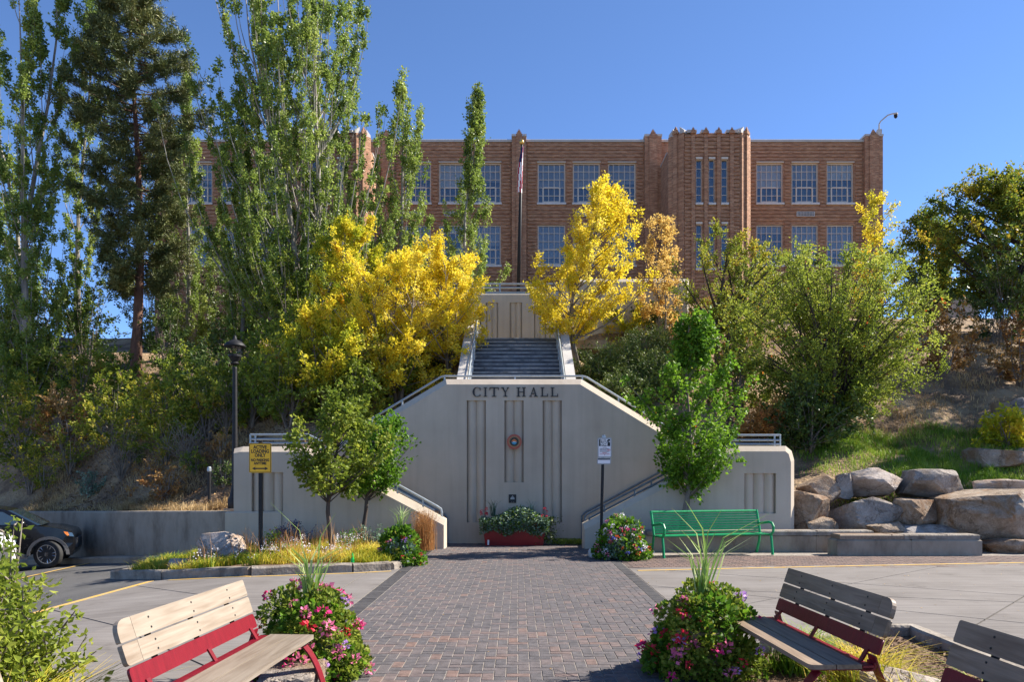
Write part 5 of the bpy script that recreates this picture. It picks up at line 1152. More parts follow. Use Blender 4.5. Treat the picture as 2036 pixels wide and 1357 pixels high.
def car(paint, loc, rz, steer, label):
    r = thing('parked_car', label, 'car', loc, rz, 'cars on the street')
    R, wx = 0.35, (1.36, -1.30)
    def archpts(cx, rad=0.41):
        return [(cx + rad * math.cos(t), 0.33 + rad * math.sin(t)) for t in [math.pi * i / 12 for i in range(13)]]
    prof = [(2.02, 0.30), (2.14, 0.42), (2.17, 0.62), (2.12, 0.80), (1.98, 0.93), (1.55, 1.02), (1.12, 1.07), (-1.9, 1.10), (-2.12, 1.02), (-2.18, 0.6), (-2.05, 0.30)]
    sh = lambda P: [((1.77 + (x - 1.77) * 0.42 if x > 1.77 else x), z) for x, z in P]
    prof = sh(prof)
    low = [(wx[1] - 0.45, 0.30)] + archpts(wx[1])[::-1] + [(wx[1] + 0.45, 0.30), (wx[0] - 0.45, 0.30)] + archpts(wx[0])[::-1] + [(wx[0] + 0.44, 0.30)]
    poly = prof + low
    def sec(p, t):          # tumble-home, and corners drawn in at both ends
        k = 1 - 0.10 * max(0, (p[1] - 0.75)) - 0.16 * max(0, abs(p[0]) - 1.75) / 0.42
        return (p[0], t * 0.89 * k, p[1])
    bm = bmesh.new(); n = len(poly); lay = [-1, -0.96, 0.96, 1]; rows = []
    for t in lay:
        s = 1.0 if abs(t) < 0.97 else 0.985
        rows.append([bm.verts.new(sec((p[0] * s, 0.68 + (p[1] - 0.68) * s), t)) for p in poly])
    for a, b in zip(rows[:-1], rows[1:]):
        for i in range(n): bm.faces.new((a[i], a[(i + 1) % n], b[(i + 1) % n], b[i]))
    for f, rv in ((rows[0], True), (rows[-1], False)):
        bmesh.ops.triangle_fill(bm, use_beauty=True, edges=[bm.edges.get((f[i], f[(i + 1) % n])) for i in range(n)])
    bmesh.ops.recalc_face_normals(bm, faces=bm.faces); me = bpy.data.meshes.new('body'); bm.to_mesh(me); bm.free(); me.materials.append(MAT[paint])
    obj('body', me, r)
    def gh(p, t):
        k = 1 - 0.30 * max(0, p[1] - 1.05); return (p[0], t * 0.84 * k, p[1])
    m = MB(); m.prism(rounded([(1.18, 1.05), (0.42, 1.50), (-0.1, 1.58), (-1.45, 1.56), (-2.05, 1.08)], [0, 0.12, 0.2, 0.15, 0], 4), -1, 1, gh); m.build('cabin', MAT[paint], r)
    for s in (-1, 1):
        for poly2 in ([(0.86, 1.12), (0.36, 1.44), (-0.12, 1.49), (-0.12, 1.12)], [(-0.20, 1.12), (-0.20, 1.49), (-1.05, 1.48), (-1.15, 1.12)], [(-1.24, 1.13), (-1.14, 1.46), (-1.4, 1.45), (-1.8, 1.15)]):
            m = MB(); m.prism(poly2 if s > 0 else poly2[::-1], s * 0.99, s * 1.012, gh); m.build('side_window', MAT['car_glass'], r)
        m = MB(); m.prism([(0.98, 0.40), (-0.14, 0.40), (-0.14, 1.06), (0.98, 1.04)], s * 0.99, s * 1.008, sec); d = m.build('door', MAT[paint], r)
        m = MB(); m.box(-0.02, 0.16, s * 0.905 - 0.015, s * 0.905 + 0.015, 0.90, 0.93); m.build('door_handle', MAT[paint], d)
        m = MB(); m.lathe([(0.02, -0.09), (0.08, -0.07), (0.10, 0.0), (0.08, 0.08), (0.02, 0.1)], 10, (0.80, s * 1.0, 1.13)); mi = m.build('mirror', MAT[paint], r, True)
        m = MB(); m.box(-0.86, 0.9, s * 0.885 - 0.02, s * 0.885 + 0.02, 0.26, 0.37, ch=0.01); m.build('sill', MAT['cladding'], r)
        m = MB(); m.prism(sh([(2.14, 0.78), (2.04, 0.88), (1.84, 0.90), (1.90, 0.80)]), s * 0.95, s * 1.02, sec); m.build('headlight', MAT['car_glass'], r)
        m = MB(); m.prism([(1.82, 0.82), (1.79, 0.90), (1.70, 0.92), (1.73, 0.87), (1.78, 0.81)], s * 0.97, s * 1.03, sec); m.build('side_marker', MAT['amber'], r)
        for cx in wx:
            A = [(cx + 0.47 * math.cos(t), 0.33 + 0.47 * math.sin(t)) for t in [math.pi * i / 14 for i in range(15)]]
            Bq = [(cx + 0.40 * math.cos(t), 0.33 + 0.40 * math.sin(t)) for t in [math.pi * i / 14 for i in range(15)]]
            m = MB()
            for i in range(14): m.prism([A[i], A[i + 1], Bq[i + 1], Bq[i]], s * 0.95, s * 1.025, sec)
            m.build('wheel_arch', MAT['cladding'], r)
            wl_ = bpy.data.objects.new('wheel', None); link(wl_, r); wl_.location = (cx, s * 0.79, R); wl_.rotation_euler = (0, 0, steer if cx > 0 else 0)
            RX = Matrix.Rotation(RAD(90), 4, 'X')
            m = MB(); m.lathe([(0.24, -0.10), (0.325, -0.105), (R, -0.08), (R, 0.08), (0.325, 0.105), (0.24, 0.10)], 32, M=RX); m.build('tyre', MAT['tyre'], wl_, True)
            m = MB(); m.lathe([(0.245, -0.09), (0.245, -0.105), (0.222, -0.105), (0.215, -0.06), (0.215, 0.06), (0.222, 0.105), (0.245, 0.105), (0.245, 0.09)], 28, M=RX)
            for i in range(5):
                for q in (-0.13, 0.13):
                    t = 2 * math.pi * i / 5 + q; m.tube([(0.05 * math.cos(t), -s * -0.0 + s * 0.075, 0.05 * math.sin(t)), (0.225 * math.cos(t + q * 0.6), s * 0.095, 0.225 * math.sin(t + q * 0.6))], 0.017, 6)
            m.lathe([(0.06, -0.1), (0.06, 0.1)], 12, M=RX); m.build('rim', MAT['alloy'], wl_)
            m = MB(); m.lathe([(0.214, -0.03), (0.214, 0.03)], 20, M=RX); m.build('brake_disc', MAT['black'], wl_)
    m = MB(); m.prism([(1.16, 1.09), (0.50, 1.475), (0.42, 1.47), (1.08, 1.09)], -0.93, 0.93, lambda p, t: (p[0] + 0.03, t * 0.84 * (1 - 0.30 * max(0, p[1] - 1.05)), p[1])); m.build('windscreen', MAT['car_glass'], r)
    m = MB(); m.box(1.90, 1.955, -0.5, 0.5, 0.48, 0.72, ch=0.01); m.build('grille', MAT['cladding'], r)
    return r
w = W(101, 1093, 19.3)
rzc = RAD(24); off = Matrix.Rotation(rzc, 4, 'Z') @ Vector((1.36, -0.79, 0))
car('car_black', (w.x - 0.05 - off.x, w.y - off.y, g_(w.x)), rzc, RAD(-22), 'black car with amber side marker by the old concrete wall')
off = Matrix.Rotation(RAD(10), 4, 'Z') @ Vector((1.9, -0.75, 0))
xw = X_(-46, 15.0)
car('car_white', (xw - off.x, 15.0 - off.y, g_(xw)), RAD(10), 0, 'white car mostly cut off by the picture edge')
# ------------------------------------------------------------------ vegetation
MAT['l_oak'] = leaf_mat('oak_leaf', [(0, (0.05, 0.09, 0.014)), (0.5, (0.13, 0.19, 0.026)), (0.78, (0.34, 0.32, 0.03)), (0.93, (0.58, 0.40, 0.035)), (1, (0.42, 0.18, 0.04))], 0.48, 0.5, 0.25)
MAT['l_rusty_orange'] = leaf_mat('rusty_orange_leaf', [(0, (0.45, 0.16, 0.05)), (0.5, (0.62, 0.34, 0.10)), (1, (0.68, 0.46, 0.18))], 0.45, 0.5, 0.2)
MAT['l_hill'] = leaf_mat('hill_shrub_leaf', [(0, (0.09, 0.15, 0.018)), (0.4, (0.22, 0.27, 0.03)), (0.75, (0.42, 0.38, 0.04)), (0.9, (0.58, 0.42, 0.06)), (1, (0.50, 0.20, 0.06))], 0.48, 0.5, 0.25)
def unit(v): return v / np.maximum(np.linalg.norm(v, axis=1), 1e-9)[:, None]
def leaf_arrays(P, D, size, aspect, r, up=0.5, fold=0.15, droop=0.0):
    """one folded quad per leaf: P base points, D preferred directions"""
    n = len(P); A = unit(D + r.normal(size=(n, 3)) * 0.9 + np.array([0, 0, -droop])); Nn = r.normal(size=(n, 3)) + np.array([0, 0, up])
    B = unit(np.cross(A, Nn)); Nn = np.cross(B, A); s = (size * r.uniform(0.65, 1.25, n))[:, None]
    mid = P + A * s * 0.45; w = s * aspect * 0.5
    V = np.stack([P, mid + B * w + Nn * s * fold, P + A * s, mid - B * w + Nn * s * fold], 1).reshape(-1, 3)
    return V, np.arange(4 * n).reshape(-1, 4)
def leaf_obj(name, P, D, size, mat, parent, r, tint, aspect=0.62, up=0.5, droop=0.0, fold=0.15):
    V, Q = leaf_arrays(P, D, size, aspect, r, up, fold, droop)
    return obj(name, np_mesh(name, V, Q, MAT[mat], tint), parent)
def interp_prof(prof, t): return np.interp(t, [p[0] for p in prof], [p[1] for p in prof])

def make_tree(name, label, cat, base, H, R, prof, n, L, lsize, lmat, bmat, tr, mode='maple', seed=1, cz=0.25, stems=1, spread=0.0, lean=(0, 0), off=(0, 0),
              group=None, twigs=7, tw=0.35, sc=0.07, aspect=0.62, u0=0.35, squash=1.0, up=0.5, droop=0.0, bias=0.5, lump=0.2, tintlo=0.0, tinthi=1.0, rise=0.9, br=1.0):
    r = np.random.default_rng(seed); rr_ = random.Random(seed)
    root = thing(name, label, cat, base, 0, group)
    # stems
    st = []
    for k in range(stems):
        a = 6.283 * k / stems + r.uniform(0, 1.5); o = spread * R
        pts = []; w = r.normal(size=2) * 0.02 * H; hh = H * (0.97 if k == 0 else r.uniform(0.72, 0.95))
        for i in range(8):
            t = i / 7
            pts.append(np.array([math.cos(a) * o * (0.12 + t ** 0.8) * (stems > 1) + lean[0] * t ** 1.3 + w[0] * math.sin(t * 5), math.sin(a) * o * (0.12 + t ** 0.8) * (stems > 1) + lean[1] * t ** 1.3 + w[1] * math.sin(t * 4.2), hh * t - 0.15 * (i == 0)]))
        st.append(np.array(pts))
    tk = MB()
    for p in st:
        k = len(p); tk.tube(p, [tr * (1.35 if i == 0 else 1.0) * (1 - 0.93 * i / (k - 1)) for i in range(k)], 9)
    def on(p, z):
        zz = np.clip(z, p[0, 2], p[-1, 2]); return np.array([np.interp(zz, p[:, 2], p[:, 0]), np.interp(zz, p[:, 2], p[:, 1]), zz])
    tips = []; PP = []; DD = []; TT = []
    per = max(1, L // (n * twigs))
    for i in range(n):
        t = (i + r.uniform(0, 1)) / n
        if mode == 'pine': t = t ** 1.0
        az = i * 2.39996 + r.uniform(-0.5, 0.5); nz = math.sin(2 * az + 7 * t + seed) + math.sin(3 * az - 11 * t + 2.3 * seed); rad = R * interp_prof(prof, t) * (r.uniform(0.15, 1.0) ** bias) * min(1.3, max(0.35, 1 + lump * nz))
        if nz < -1.0 and mode != 'pine': continue
        z = H * (cz + (1 - cz) * t); c = np.array([off[0] * t, off[1] * t])
        p = st[i % stems]; ax = on(p, z)
        if mode == 'shrub':
            tip = np.array([c[0] + math.cos(az) * rad, c[1] + math.sin(az) * rad * squash, z]); s = on(p, min(z * 0.25, H * 0.15) * r.uniform(0.2, 1))
            ctrl = np.array([s[0] + (tip[0] - s[0]) * 0.35, s[1] + (tip[1] - s[1]) * 0.35, z * 0.75])
        elif mode == 'poplar':
            tip = np.array([ax[0] + c[0] + math.cos(az) * rad, ax[1] + c[1] + math.sin(az) * rad * squash, z]); rs = rad * 2.3 + 0.09 * H
            s = on(p, max(z - rs, H * 0.03)); ctrl = np.array([s[0] + (tip[0] - s[0]) * 0.85, s[1] + (tip[1] - s[1]) * 0.85, s[2] + (tip[2] - s[2]) * 0.35])
        elif mode == 'pine':
            dz = rad * (0.30 * (t - 0.35)); s = on(p, z - dz); tip = np.array([s[0] + math.cos(az) * rad, s[1] + math.sin(az) * rad * squash, z + 0.08 * rad])
            ctrl = (s + tip) / 2 - np.array([0, 0, 0.10 * rad])
        else:
            tip = np.array([ax[0] + c[0] + math.cos(az) * rad, ax[1] + c[1] + math.sin(az) * rad * squash, z]); dd = math.hypot(tip[0] - ax[0], tip[1] - ax[1])
            s = on(p, max(z - dd * rise - 0.04 * H, H * cz * 0.75)); ctrl = (s + tip) / 2 + np.array([0, 0, -0.06 * dd]) + r.normal(size=3) * 0.08 * dd
        u = np.linspace(0, 1, 7)[:, None]; cv = s * (1 - u) ** 2 + ctrl * 2 * u * (1 - u) + tip * u * u
        ln = np.linalg.norm(tip - s); r0 = min(tr * 0.5, 0.010 * ln * br + 0.006); tk.tube(cv, [r0 * (1 - 0.85 * q) for q in np.linspace(0, 1, 7)], 5, False)
        # leafy twigs along the outer part of the branch
        uu = u0 + (1 - u0) * r.uniform(0, 1, twigs) ** 0.8; uu = np.append(uu[:-1], 1.0)[:, None]
        O = s * (1 - uu) ** 2 + ctrl * 2 * uu * (1 - uu) + tip * uu * uu; Tn = unit((ctrl - s) * (1 - uu) + (tip - ctrl) * uu)
        if mode == 'poplar': Dr = unit(Tn * 0.5 + np.array([0, 0, 0.9]) + r.normal(size=O.shape) * 0.35)
        elif mode == 'pine': Dr = unit(Tn * 0.9 + np.array([0, 0, 0.35]) + r.normal(size=O.shape) * 0.5)
        else: Dr = unit(Tn * 0.6 + np.array([0, 0, 0.25]) + r.normal(size=O.shape) * 0.75)
        lt = tw * r.uniform(0.5, 1.3, len(O)); bt = r.uniform(0, 1)
        for k in range(len(O)):
            v = r.uniform(0, 1, per)[:, None]; PP.append(O[k] + Dr[k] * lt[k] * v + r.normal(size=(per, 3)) * sc); DD.append(np.repeat(Dr[k][None], per, 0))
            TT.append(np.clip(0.45 * bt + 0.3 * r.uniform() + 0.25 * r.random(per) + r.normal(size=per) * 0.08, 0, 1))
            if k % 2 == 0 and mode != 'pine': tk.tube([O[k], O[k] + Dr[k] * lt[k]], [0.006 + 0.1 * r0, 0.003], 3, False)
    tk.build('trunk', MAT[bmat], root, True)
    P = np.concatenate(PP); D = np.concatenate(DD); T = tintlo + (tinthi - tintlo) * np.concatenate(TT)
    leaf_obj('crown', P, D, lsize, lmat, root, r, T, aspect, up, droop)
    return root
def tpx(name, label, cat, px, Y, top, wpx, prof, n, L, lsize, lmat, bmat, tr, **k):
    x = X_(px, Y); zb = tz(x, Y); H = Z_(top, Y) - zb
    return make_tree(name, label, cat, Vector((x, Y, zb)), H, wpx / 2 / F * Y, prof, n, L, lsize, lmat, bmat, tr, **k)

POP = [(0, 0.55), (0.25, 0.95), (0.55, 1.0), (0.8, 0.7), (0.93, 0.4), (1, 0.12)]
OV = [(0, 0.45), (0.2, 0.85), (0.45, 1.0), (0.7, 0.85), (0.9, 0.5), (1, 0.15)]
SH = [(0, 0.75), (0.25, 1.0), (0.55, 0.95), (0.8, 0.7), (1, 0.25)]
def trees():
    g = 'poplars on the hillside'
    pk = dict(mode='poplar', group=g, twigs=9, tw=0.42, sc=0.07, aspect=0.85, u0=0.25, droop=0.5, br=0.45)
    tpx('poplar_tree', 'tall poplar with pale forked trunk, first of the hillside row', 'tree', 64, 31, -90, 150, POP, 96, 66000, 0.10, 'l_poplar', 'bark_white', 0.17, seed=101, cz=0.06, stems=2, spread=0.3, **pk)
    tpx('poplar_tree', 'dim poplar column behind the pale forked one', 'tree', -6, 34, -40, 110, POP, 50, 30000, 0.105, 'l_poplar', 'bark_white', 0.14, seed=102, cz=0.05, **pk)
    tpx('poplar_tree', 'slim poplar half hidden behind the dark pine', 'tree', 168, 36, -60, 95, POP, 50, 30000, 0.105, 'l_poplar', 'bark_white', 0.14, seed=103, cz=0.15, **pk)
    pb = place(368, 712)
    tpx('poplar_tree', 'short poplar with a thin spire between the pine and the big poplar', 'tree', 372, pb.y, 128, 165, [(0, 0.55), (0.2, 1.0), (0.5, 0.85), (0.62, 0.40), (0.8, 0.22), (1, 0.08)], 90, 38000, 0.095, 'l_poplar', 'bark_white', 0.12, seed=104, cz=0.03, **pk)
    tpx('poplar_tree', 'biggest poplar with several white stems in front of the brick hall', 'tree', 588, 31, -110, 330, [(0, 0.5), (0.25, 0.95), (0.55, 1.0), (0.8, 0.8), (1, 0.45)], 250, 165000, 0.10, 'l_poplar', 'bark_white', 0.17, seed=105, cz=0.12, stems=4, spread=0.42, **pk)
    tpx('poplar_tree', 'leaning poplar stem at the edge of the biggest poplar', 'tree', 790, 33, 160, 120, POP, 50, 20000, 0.10, 'l_poplar', 'bark_white', 0.11, seed=106, cz=0.1, lean=(0.4, 0), **pk)
    tpx('poplar_tree', 'narrow poplar standing alone before the brick hall windows', 'tree', 940, 35, 183, 150, [(0, 0.75), (0.2, 1.0), (0.4, 0.72), (0.6, 0.36), (0.8, 0.26), (1, 0.08)], 66, 23000, 0.10, 'l_poplar', 'bark_white', 0.10, seed=107, cz=0.04, lean=(-0.15, 0), **pk)
    tpx('poplar_tree', 'slender poplar between the short spired poplar and the biggest one', 'tree', 478, 32, 150, 110, POP, 50, 28000, 0.10, 'l_poplar', 'bark_white', 0.10, seed=108, cz=0.05, **pk)
    p = place(266, 772)
    make_tree('pine_tree', 'tall dark pine with reddish trunk among the poplars', 'tree', p, Z_(-70, p.y) - p.z, 118 / F * p.y, [(0, 0.55), (0.08, 0.85), (0.3, 1.0), (0.6, 0.95), (0.85, 0.78), (0.95, 0.5), (1, 0.15)], 230, 120000, 0.24, 'l_pine', 'bark_red', 0.24, mode='pine', seed=110, cz=0.22, twigs=12, tw=0.42, sc=0.06, aspect=0.15, u0=0.3, up=0.2, bias=0.4, br=1.1)
    # maples
    mk = dict(mode='maple', twigs=8, tw=0.30, sc=0.06, group='autumn maples by the upper stairs')
    tpx('maple_tree', 'green and yellow maple at the back of the golden thicket', 'tree', 705, 25.5, 440, 175, OV, 80, 24000, 0.11, 'l_yellowgreen', 'bark_grey', 0.07, seed=121, cz=0.22, stems=3, spread=0.3, **mk)
    tpx('maple_tree', 'golden maple clump with several thin stems in the middle of the thicket', 'tree', 790, 24.0, 488, 250, [(0, 0.7), (0.3, 1.0), (0.65, 0.9), (1, 0.3)], 110, 36000, 0.085, 'l_yellow', 'bark_grey', 0.06, seed=122, cz=0.12, stems=4, spread=0.4, tinthi=0.95, **mk)
    tpx('maple_tree', 'golden maple next to the parapet of the upper stairs', 'tree', 892, 24.8, 505, 195, [(0, 0.7), (0.3, 1.0), (0.65, 0.85), (1, 0.25)], 84, 26000, 0.085, 'l_yellow', 'bark_grey', 0.055, seed=123, cz=0.15, stems=3, spread=0.35, **mk)
    tpx('maple_tree', 'low yellow green maple at the foot of the golden thicket', 'tree', 650, 23.0, 620, 170, OV, 60, 16000, 0.10, 'l_yellowgreen', 'bark_grey', 0.05, seed=124, cz=0.2, stems=4, spread=0.4, **mk)
    tpx('maple_tree', 'lone bright golden maple beside the upper stairs', 'tree', 1150, 25.3, 368, 225, [(0, 0.35), (0.15, 0.8), (0.4, 1.0), (0.65, 0.85), (0.85, 0.5), (1, 0.15)], 120, 36000, 0.088, 'l_yellow', 'bark_grey', 0.09, seed=125, cz=0.20, lean=(0.35, 0), off=(0.35, 0), **mk)
    tpx('maple_tree', 'slim pale gold maple against the brick tower', 'tree', 1316, 28.4, 435, 92, [(0, 0.5), (0.3, 1), (0.7, 0.7), (1, 0.2)], 34, 6500, 0.10, 'l_pale', 'bark_grey', 0.045, seed=126, cz=0.25, stems=4, spread=0.4, **mk)
    tpx('crabapple_tree', 'gnarled dark stemmed tree with thin rusty leaves below the tower', 'tree', 1432, 26.6, 478, 235, [(0, 0.6), (0.35, 1.0), (0.7, 0.9), (1, 0.3)], 60, 14000, 0.09, 'l_hill', 'bark_dark', 0.12, mode='maple', seed=127, cz=0.32, stems=2, spread=0.5, twigs=8, tw=0.35, sc=0.06, br=2.0)
    tpx('maple_tree', 'yellow topped maple at the end corner of the brick hall', 'tree', 1735, 42, 385, 100, OV, 40, 7000, 0.13, 'l_yellowgreen', 'bark_grey', 0.08, mode='maple', seed=128, cz=0.15, twigs=8, tw=0.35, sc=0.08, tintlo=0.3)
    tpx('oak_tree', 'wide dark limbed tree turning yellow beyond the rock wall slope', 'tree', 2040, 35, 345, 330, [(0, 0.6), (0.3, 1.0), (0.6, 0.9), (1, 0.25)], 120, 46000, 0.15, 'l_oak', 'bark_dark', 0.24, mode='maple', seed=129, cz=0.22, off=(-2.2, 0), tintlo=0.22, twigs=9, tw=0.5, sc=0.1, rise=0.5, br=2.0, squash=0.7)
    tpx('oak_tree', 'second turning tree close behind the wide dark limbed one', 'tree', 1845, 40, 425, 150, OV, 70, 20000, 0.15, 'l_oak', 'bark_dark', 0.12, mode='maple', seed=130, cz=0.15, twigs=9, tw=0.45, sc=0.1, tintlo=0.1)
    make_tree('oak_tree', 'dark oak past the picture edge shading the slope', 'tree', Vector((25.5, 29, tz(25.5, 29))), 11, 5.0, OV, 70, 16000, 0.2, 'l_oak', 'bark_dark', 0.25, seed=151, cz=0.25, twigs=9, tw=0.6, sc=0.15)
    make_tree('oak_tree', 'second dark oak past the picture edge further down', 'tree', Vector((22.5, 23.5, tz(22.5, 23.5))), 9, 4.0, OV, 60, 12000, 0.2, 'l_oak', 'bark_dark', 0.2, seed=152, cz=0.25, twigs=9, tw=0.6, sc=0.15)
    tpx('serviceberry_tree', 'big multi stemmed lime green tree with red berries above the rock wall', 'tree', 1655, 22.3, 500, 425, [(0, 0.7), (0.3, 1), (0.6, 0.95), (0.85, 0.78), (1, 0.45)], 210, 56000, 0.09, 'l_lime', 'bark_dark', 0.07, mode='shrub', seed=131, cz=0.12, stems=6, spread=0.35, twigs=9, tw=0.42, sc=0.07, u0=0.3, squash=0.7, bias=0.45)
    # young street trees
    x = X_(1347, 17.08); b = Vector((x, 17.08, 0.0)); Yk = 17.08
    make_tree('street_tree', 'young bright green tree with a few red leaves behind the green bench', 'tree', b, Z_(632, Yk), 112 / F * Yk, [(0, 0.3), (0.15, 0.6), (0.35, 1.0), (0.58, 1.05), (0.66, 0.75), (0.74, 0.36), (0.88, 0.28), (1, 0.12)], 78, 15000, 0.085, 'l_fresh', 'bark_grey', 0.085, mode='maple', seed=141, cz=0.29, lean=(0.42, -0.1), off=(0.25, 0), twigs=8, tw=0.24, sc=0.06, aspect=0.85, group='young street trees', droop=0.4, squash=0.75, tinthi=0.99, bias=0.3, lump=0.34)
    Yk = 15.1; b = Vector((X_(666, Yk), Yk, 0.08))
    make_tree('street_tree', 'young green tree in the island, nearer the yellow parking sign', 'tree', b, Z_(792, Yk) - 0.08, 92 / F * Yk, [(0, 0.6), (0.3, 1.0), (0.7, 0.9), (1, 0.35)], 50, 6500, 0.085, 'l_bush', 'bark_dark', 0.058, mode='maple', lump=0.32, seed=142, cz=0.44, twigs=8, tw=0.22, sc=0.05, aspect=0.8, group='young street trees', squash=0.8, droop=0.3, tinthi=0.9)
    Yk = 16.9; b = Vector((X_(716, Yk), Yk, 0.08))
    make_tree('street_tree', 'young green tree in the island, nearer the sloping handrail', 'tree', b, Z_(832, Yk) - 0.08, 76 / F * Yk, [(0, 0.6), (0.3, 1.0), (0.7, 0.9), (1, 0.35)], 46, 6500, 0.085, 'l_fresh', 'bark_dark', 0.062, mode='maple', lump=0.32, seed=143, cz=0.47, off=(0.45, 0), lean=(0.25, 0), twigs=8, tw=0.24, sc=0.06, aspect=0.8, group='young street trees', squash=0.8, tinthi=0.85)
trees()

def shrub(label, px, py, wpx, hpx, mat, L, seed, name='shrub', group='shrubs on the hillside', n=None, lsize=None, bark='bark_grey', at=None, sq=0.8, **k):
    p = at or place(px, py); s = p.y / F; H = hpx * s; R = wpx / 2 * s; n = n or max(14, int(L / 130))
    a = dict(mode='shrub', seed=seed, cz=0.10, stems=5, spread=0.3, twigs=7, tw=0.28 * min(1.3, max(0.5, R)), sc=0.05 * min(1.5, max(0.6, R)), u0=0.3, squash=sq, bias=0.45, group=group); a.update(k)
    return make_tree(name, label, 'shrub', p, H, R, SH, n, L, lsize or 0.085, mat, bark, 0.03, **a)
def shrubs():
    S = [('yellow green bush with pinkish leaves above the cars on the dry bank', 45, 935, 190, 150, 'l_hill', 4600),
         ('straggly rusty leaved bush on the bank behind the black car', 130, 905, 110, 120, 'l_rust', 1700),
         ('loose yellow green bush beside the grey twiggy brush', 225, 900, 150, 125, 'l_hill', 3400),
         ('tall yellow leaved sapling bush below the pine trunk', 160, 850, 90, 150, 'l_hill', 2000),
         ('yellow green thicket bush straight below the pine', 320, 885, 160, 120, 'l_hill', 4000),
         ('broad yellow green bush left of the street lamp', 415, 880, 170, 130, 'l_hill', 4600),
         ('olive bush close behind the street lamp', 500, 850, 130, 120, 'l_bush', 3400),
         ('bushy olive shrub above the railing behind the yellow sign', 575, 850, 150, 140, 'l_bush', 4200),
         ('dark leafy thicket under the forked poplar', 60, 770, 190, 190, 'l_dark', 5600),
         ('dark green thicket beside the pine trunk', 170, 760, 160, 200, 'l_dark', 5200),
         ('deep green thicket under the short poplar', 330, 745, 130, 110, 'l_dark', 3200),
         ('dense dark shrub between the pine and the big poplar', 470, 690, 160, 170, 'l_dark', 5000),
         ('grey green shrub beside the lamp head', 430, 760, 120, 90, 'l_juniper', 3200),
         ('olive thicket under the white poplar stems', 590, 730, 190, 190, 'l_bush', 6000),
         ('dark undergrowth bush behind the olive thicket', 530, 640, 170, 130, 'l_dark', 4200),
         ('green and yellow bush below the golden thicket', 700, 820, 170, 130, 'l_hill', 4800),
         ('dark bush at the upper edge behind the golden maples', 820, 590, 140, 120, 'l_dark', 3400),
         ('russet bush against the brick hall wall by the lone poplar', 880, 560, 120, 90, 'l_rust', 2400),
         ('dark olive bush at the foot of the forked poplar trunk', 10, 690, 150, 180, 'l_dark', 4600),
         ('yellowish bush right above the lettered wall slope on the poplar side', 790, 790, 120, 80, 'l_bush', 2800),
         ('olive bush high on the slope behind the crabapple', 1500, 660, 190, 130, 'l_bush', 4600),
         ('rusty bush on the slope below the crabapple', 1400, 720, 150, 110, 'l_rust', 2600),
         ('green bush wedged between the street tree and the berry tree', 1470, 820, 130, 170, 'l_bush', 4800),
         ('low rusty orange bush behind the steel railing', 1525, 876, 90, 55, 'l_rusty_orange', 1800),
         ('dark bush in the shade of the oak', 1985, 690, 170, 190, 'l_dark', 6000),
         ('reddish brown bush at the edge of the shaded slope', 2030, 770, 130, 120, 'l_rust', 2600),
         ('golden low bush among the upper boulders', 2005, 890, 90, 50, 'l_yellowgreen', 2400),
         ('dark low bush at the corner of the terrace wall', 1290, 690, 110, 60, 'l_dark', 2200),
         ('bush of green and gold leaves below the slim pale maple', 1250, 690, 110, 70, 'l_yellowgreen', 2000)]
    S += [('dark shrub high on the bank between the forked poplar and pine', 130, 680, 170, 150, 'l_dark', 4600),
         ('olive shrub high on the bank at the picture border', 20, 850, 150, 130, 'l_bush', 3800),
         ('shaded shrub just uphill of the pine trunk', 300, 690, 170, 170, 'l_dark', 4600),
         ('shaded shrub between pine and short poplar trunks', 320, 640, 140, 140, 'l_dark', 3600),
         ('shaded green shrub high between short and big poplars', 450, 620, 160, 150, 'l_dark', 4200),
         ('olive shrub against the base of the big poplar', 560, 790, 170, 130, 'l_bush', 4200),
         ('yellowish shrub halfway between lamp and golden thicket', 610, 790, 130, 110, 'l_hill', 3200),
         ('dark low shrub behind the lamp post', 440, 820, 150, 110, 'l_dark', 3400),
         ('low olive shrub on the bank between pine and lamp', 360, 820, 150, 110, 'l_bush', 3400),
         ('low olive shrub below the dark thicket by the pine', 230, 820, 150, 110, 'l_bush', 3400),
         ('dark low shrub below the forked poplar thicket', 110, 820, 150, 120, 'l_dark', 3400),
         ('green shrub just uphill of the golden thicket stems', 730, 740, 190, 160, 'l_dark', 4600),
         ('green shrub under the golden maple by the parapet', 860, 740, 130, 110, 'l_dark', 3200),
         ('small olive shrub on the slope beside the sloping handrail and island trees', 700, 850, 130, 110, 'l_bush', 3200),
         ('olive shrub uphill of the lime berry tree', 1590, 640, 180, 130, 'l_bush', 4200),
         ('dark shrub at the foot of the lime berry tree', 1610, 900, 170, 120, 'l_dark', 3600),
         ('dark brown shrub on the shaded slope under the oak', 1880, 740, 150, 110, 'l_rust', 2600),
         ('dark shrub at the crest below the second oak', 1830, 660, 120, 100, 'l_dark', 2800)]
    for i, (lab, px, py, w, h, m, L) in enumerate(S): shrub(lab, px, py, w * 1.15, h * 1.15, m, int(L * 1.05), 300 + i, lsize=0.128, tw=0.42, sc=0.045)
    J = [('spreading juniper nearest the parapet of the upper stairs', 1195, 770, 120, 70), ('spreading juniper in the middle of the dark bank', 1255, 770, 130, 85), ('spreading juniper next to the young street tree', 1315, 800, 120, 90), ('spreading juniper at the top of the dark bank', 1290, 725, 150, 60), ('spreading juniper just above the sloping handrail', 1250, 815, 110, 60)]
    for i, (lab, px, py, w, h) in enumerate(J):
        shrub(lab, px, py, w, h, 'l_juniper', 9000, 350 + i, name='juniper', group='junipers beside the stairs', lsize=0.13, aspect=0.25, sc=0.05, tw=0.35, bias=0.4)
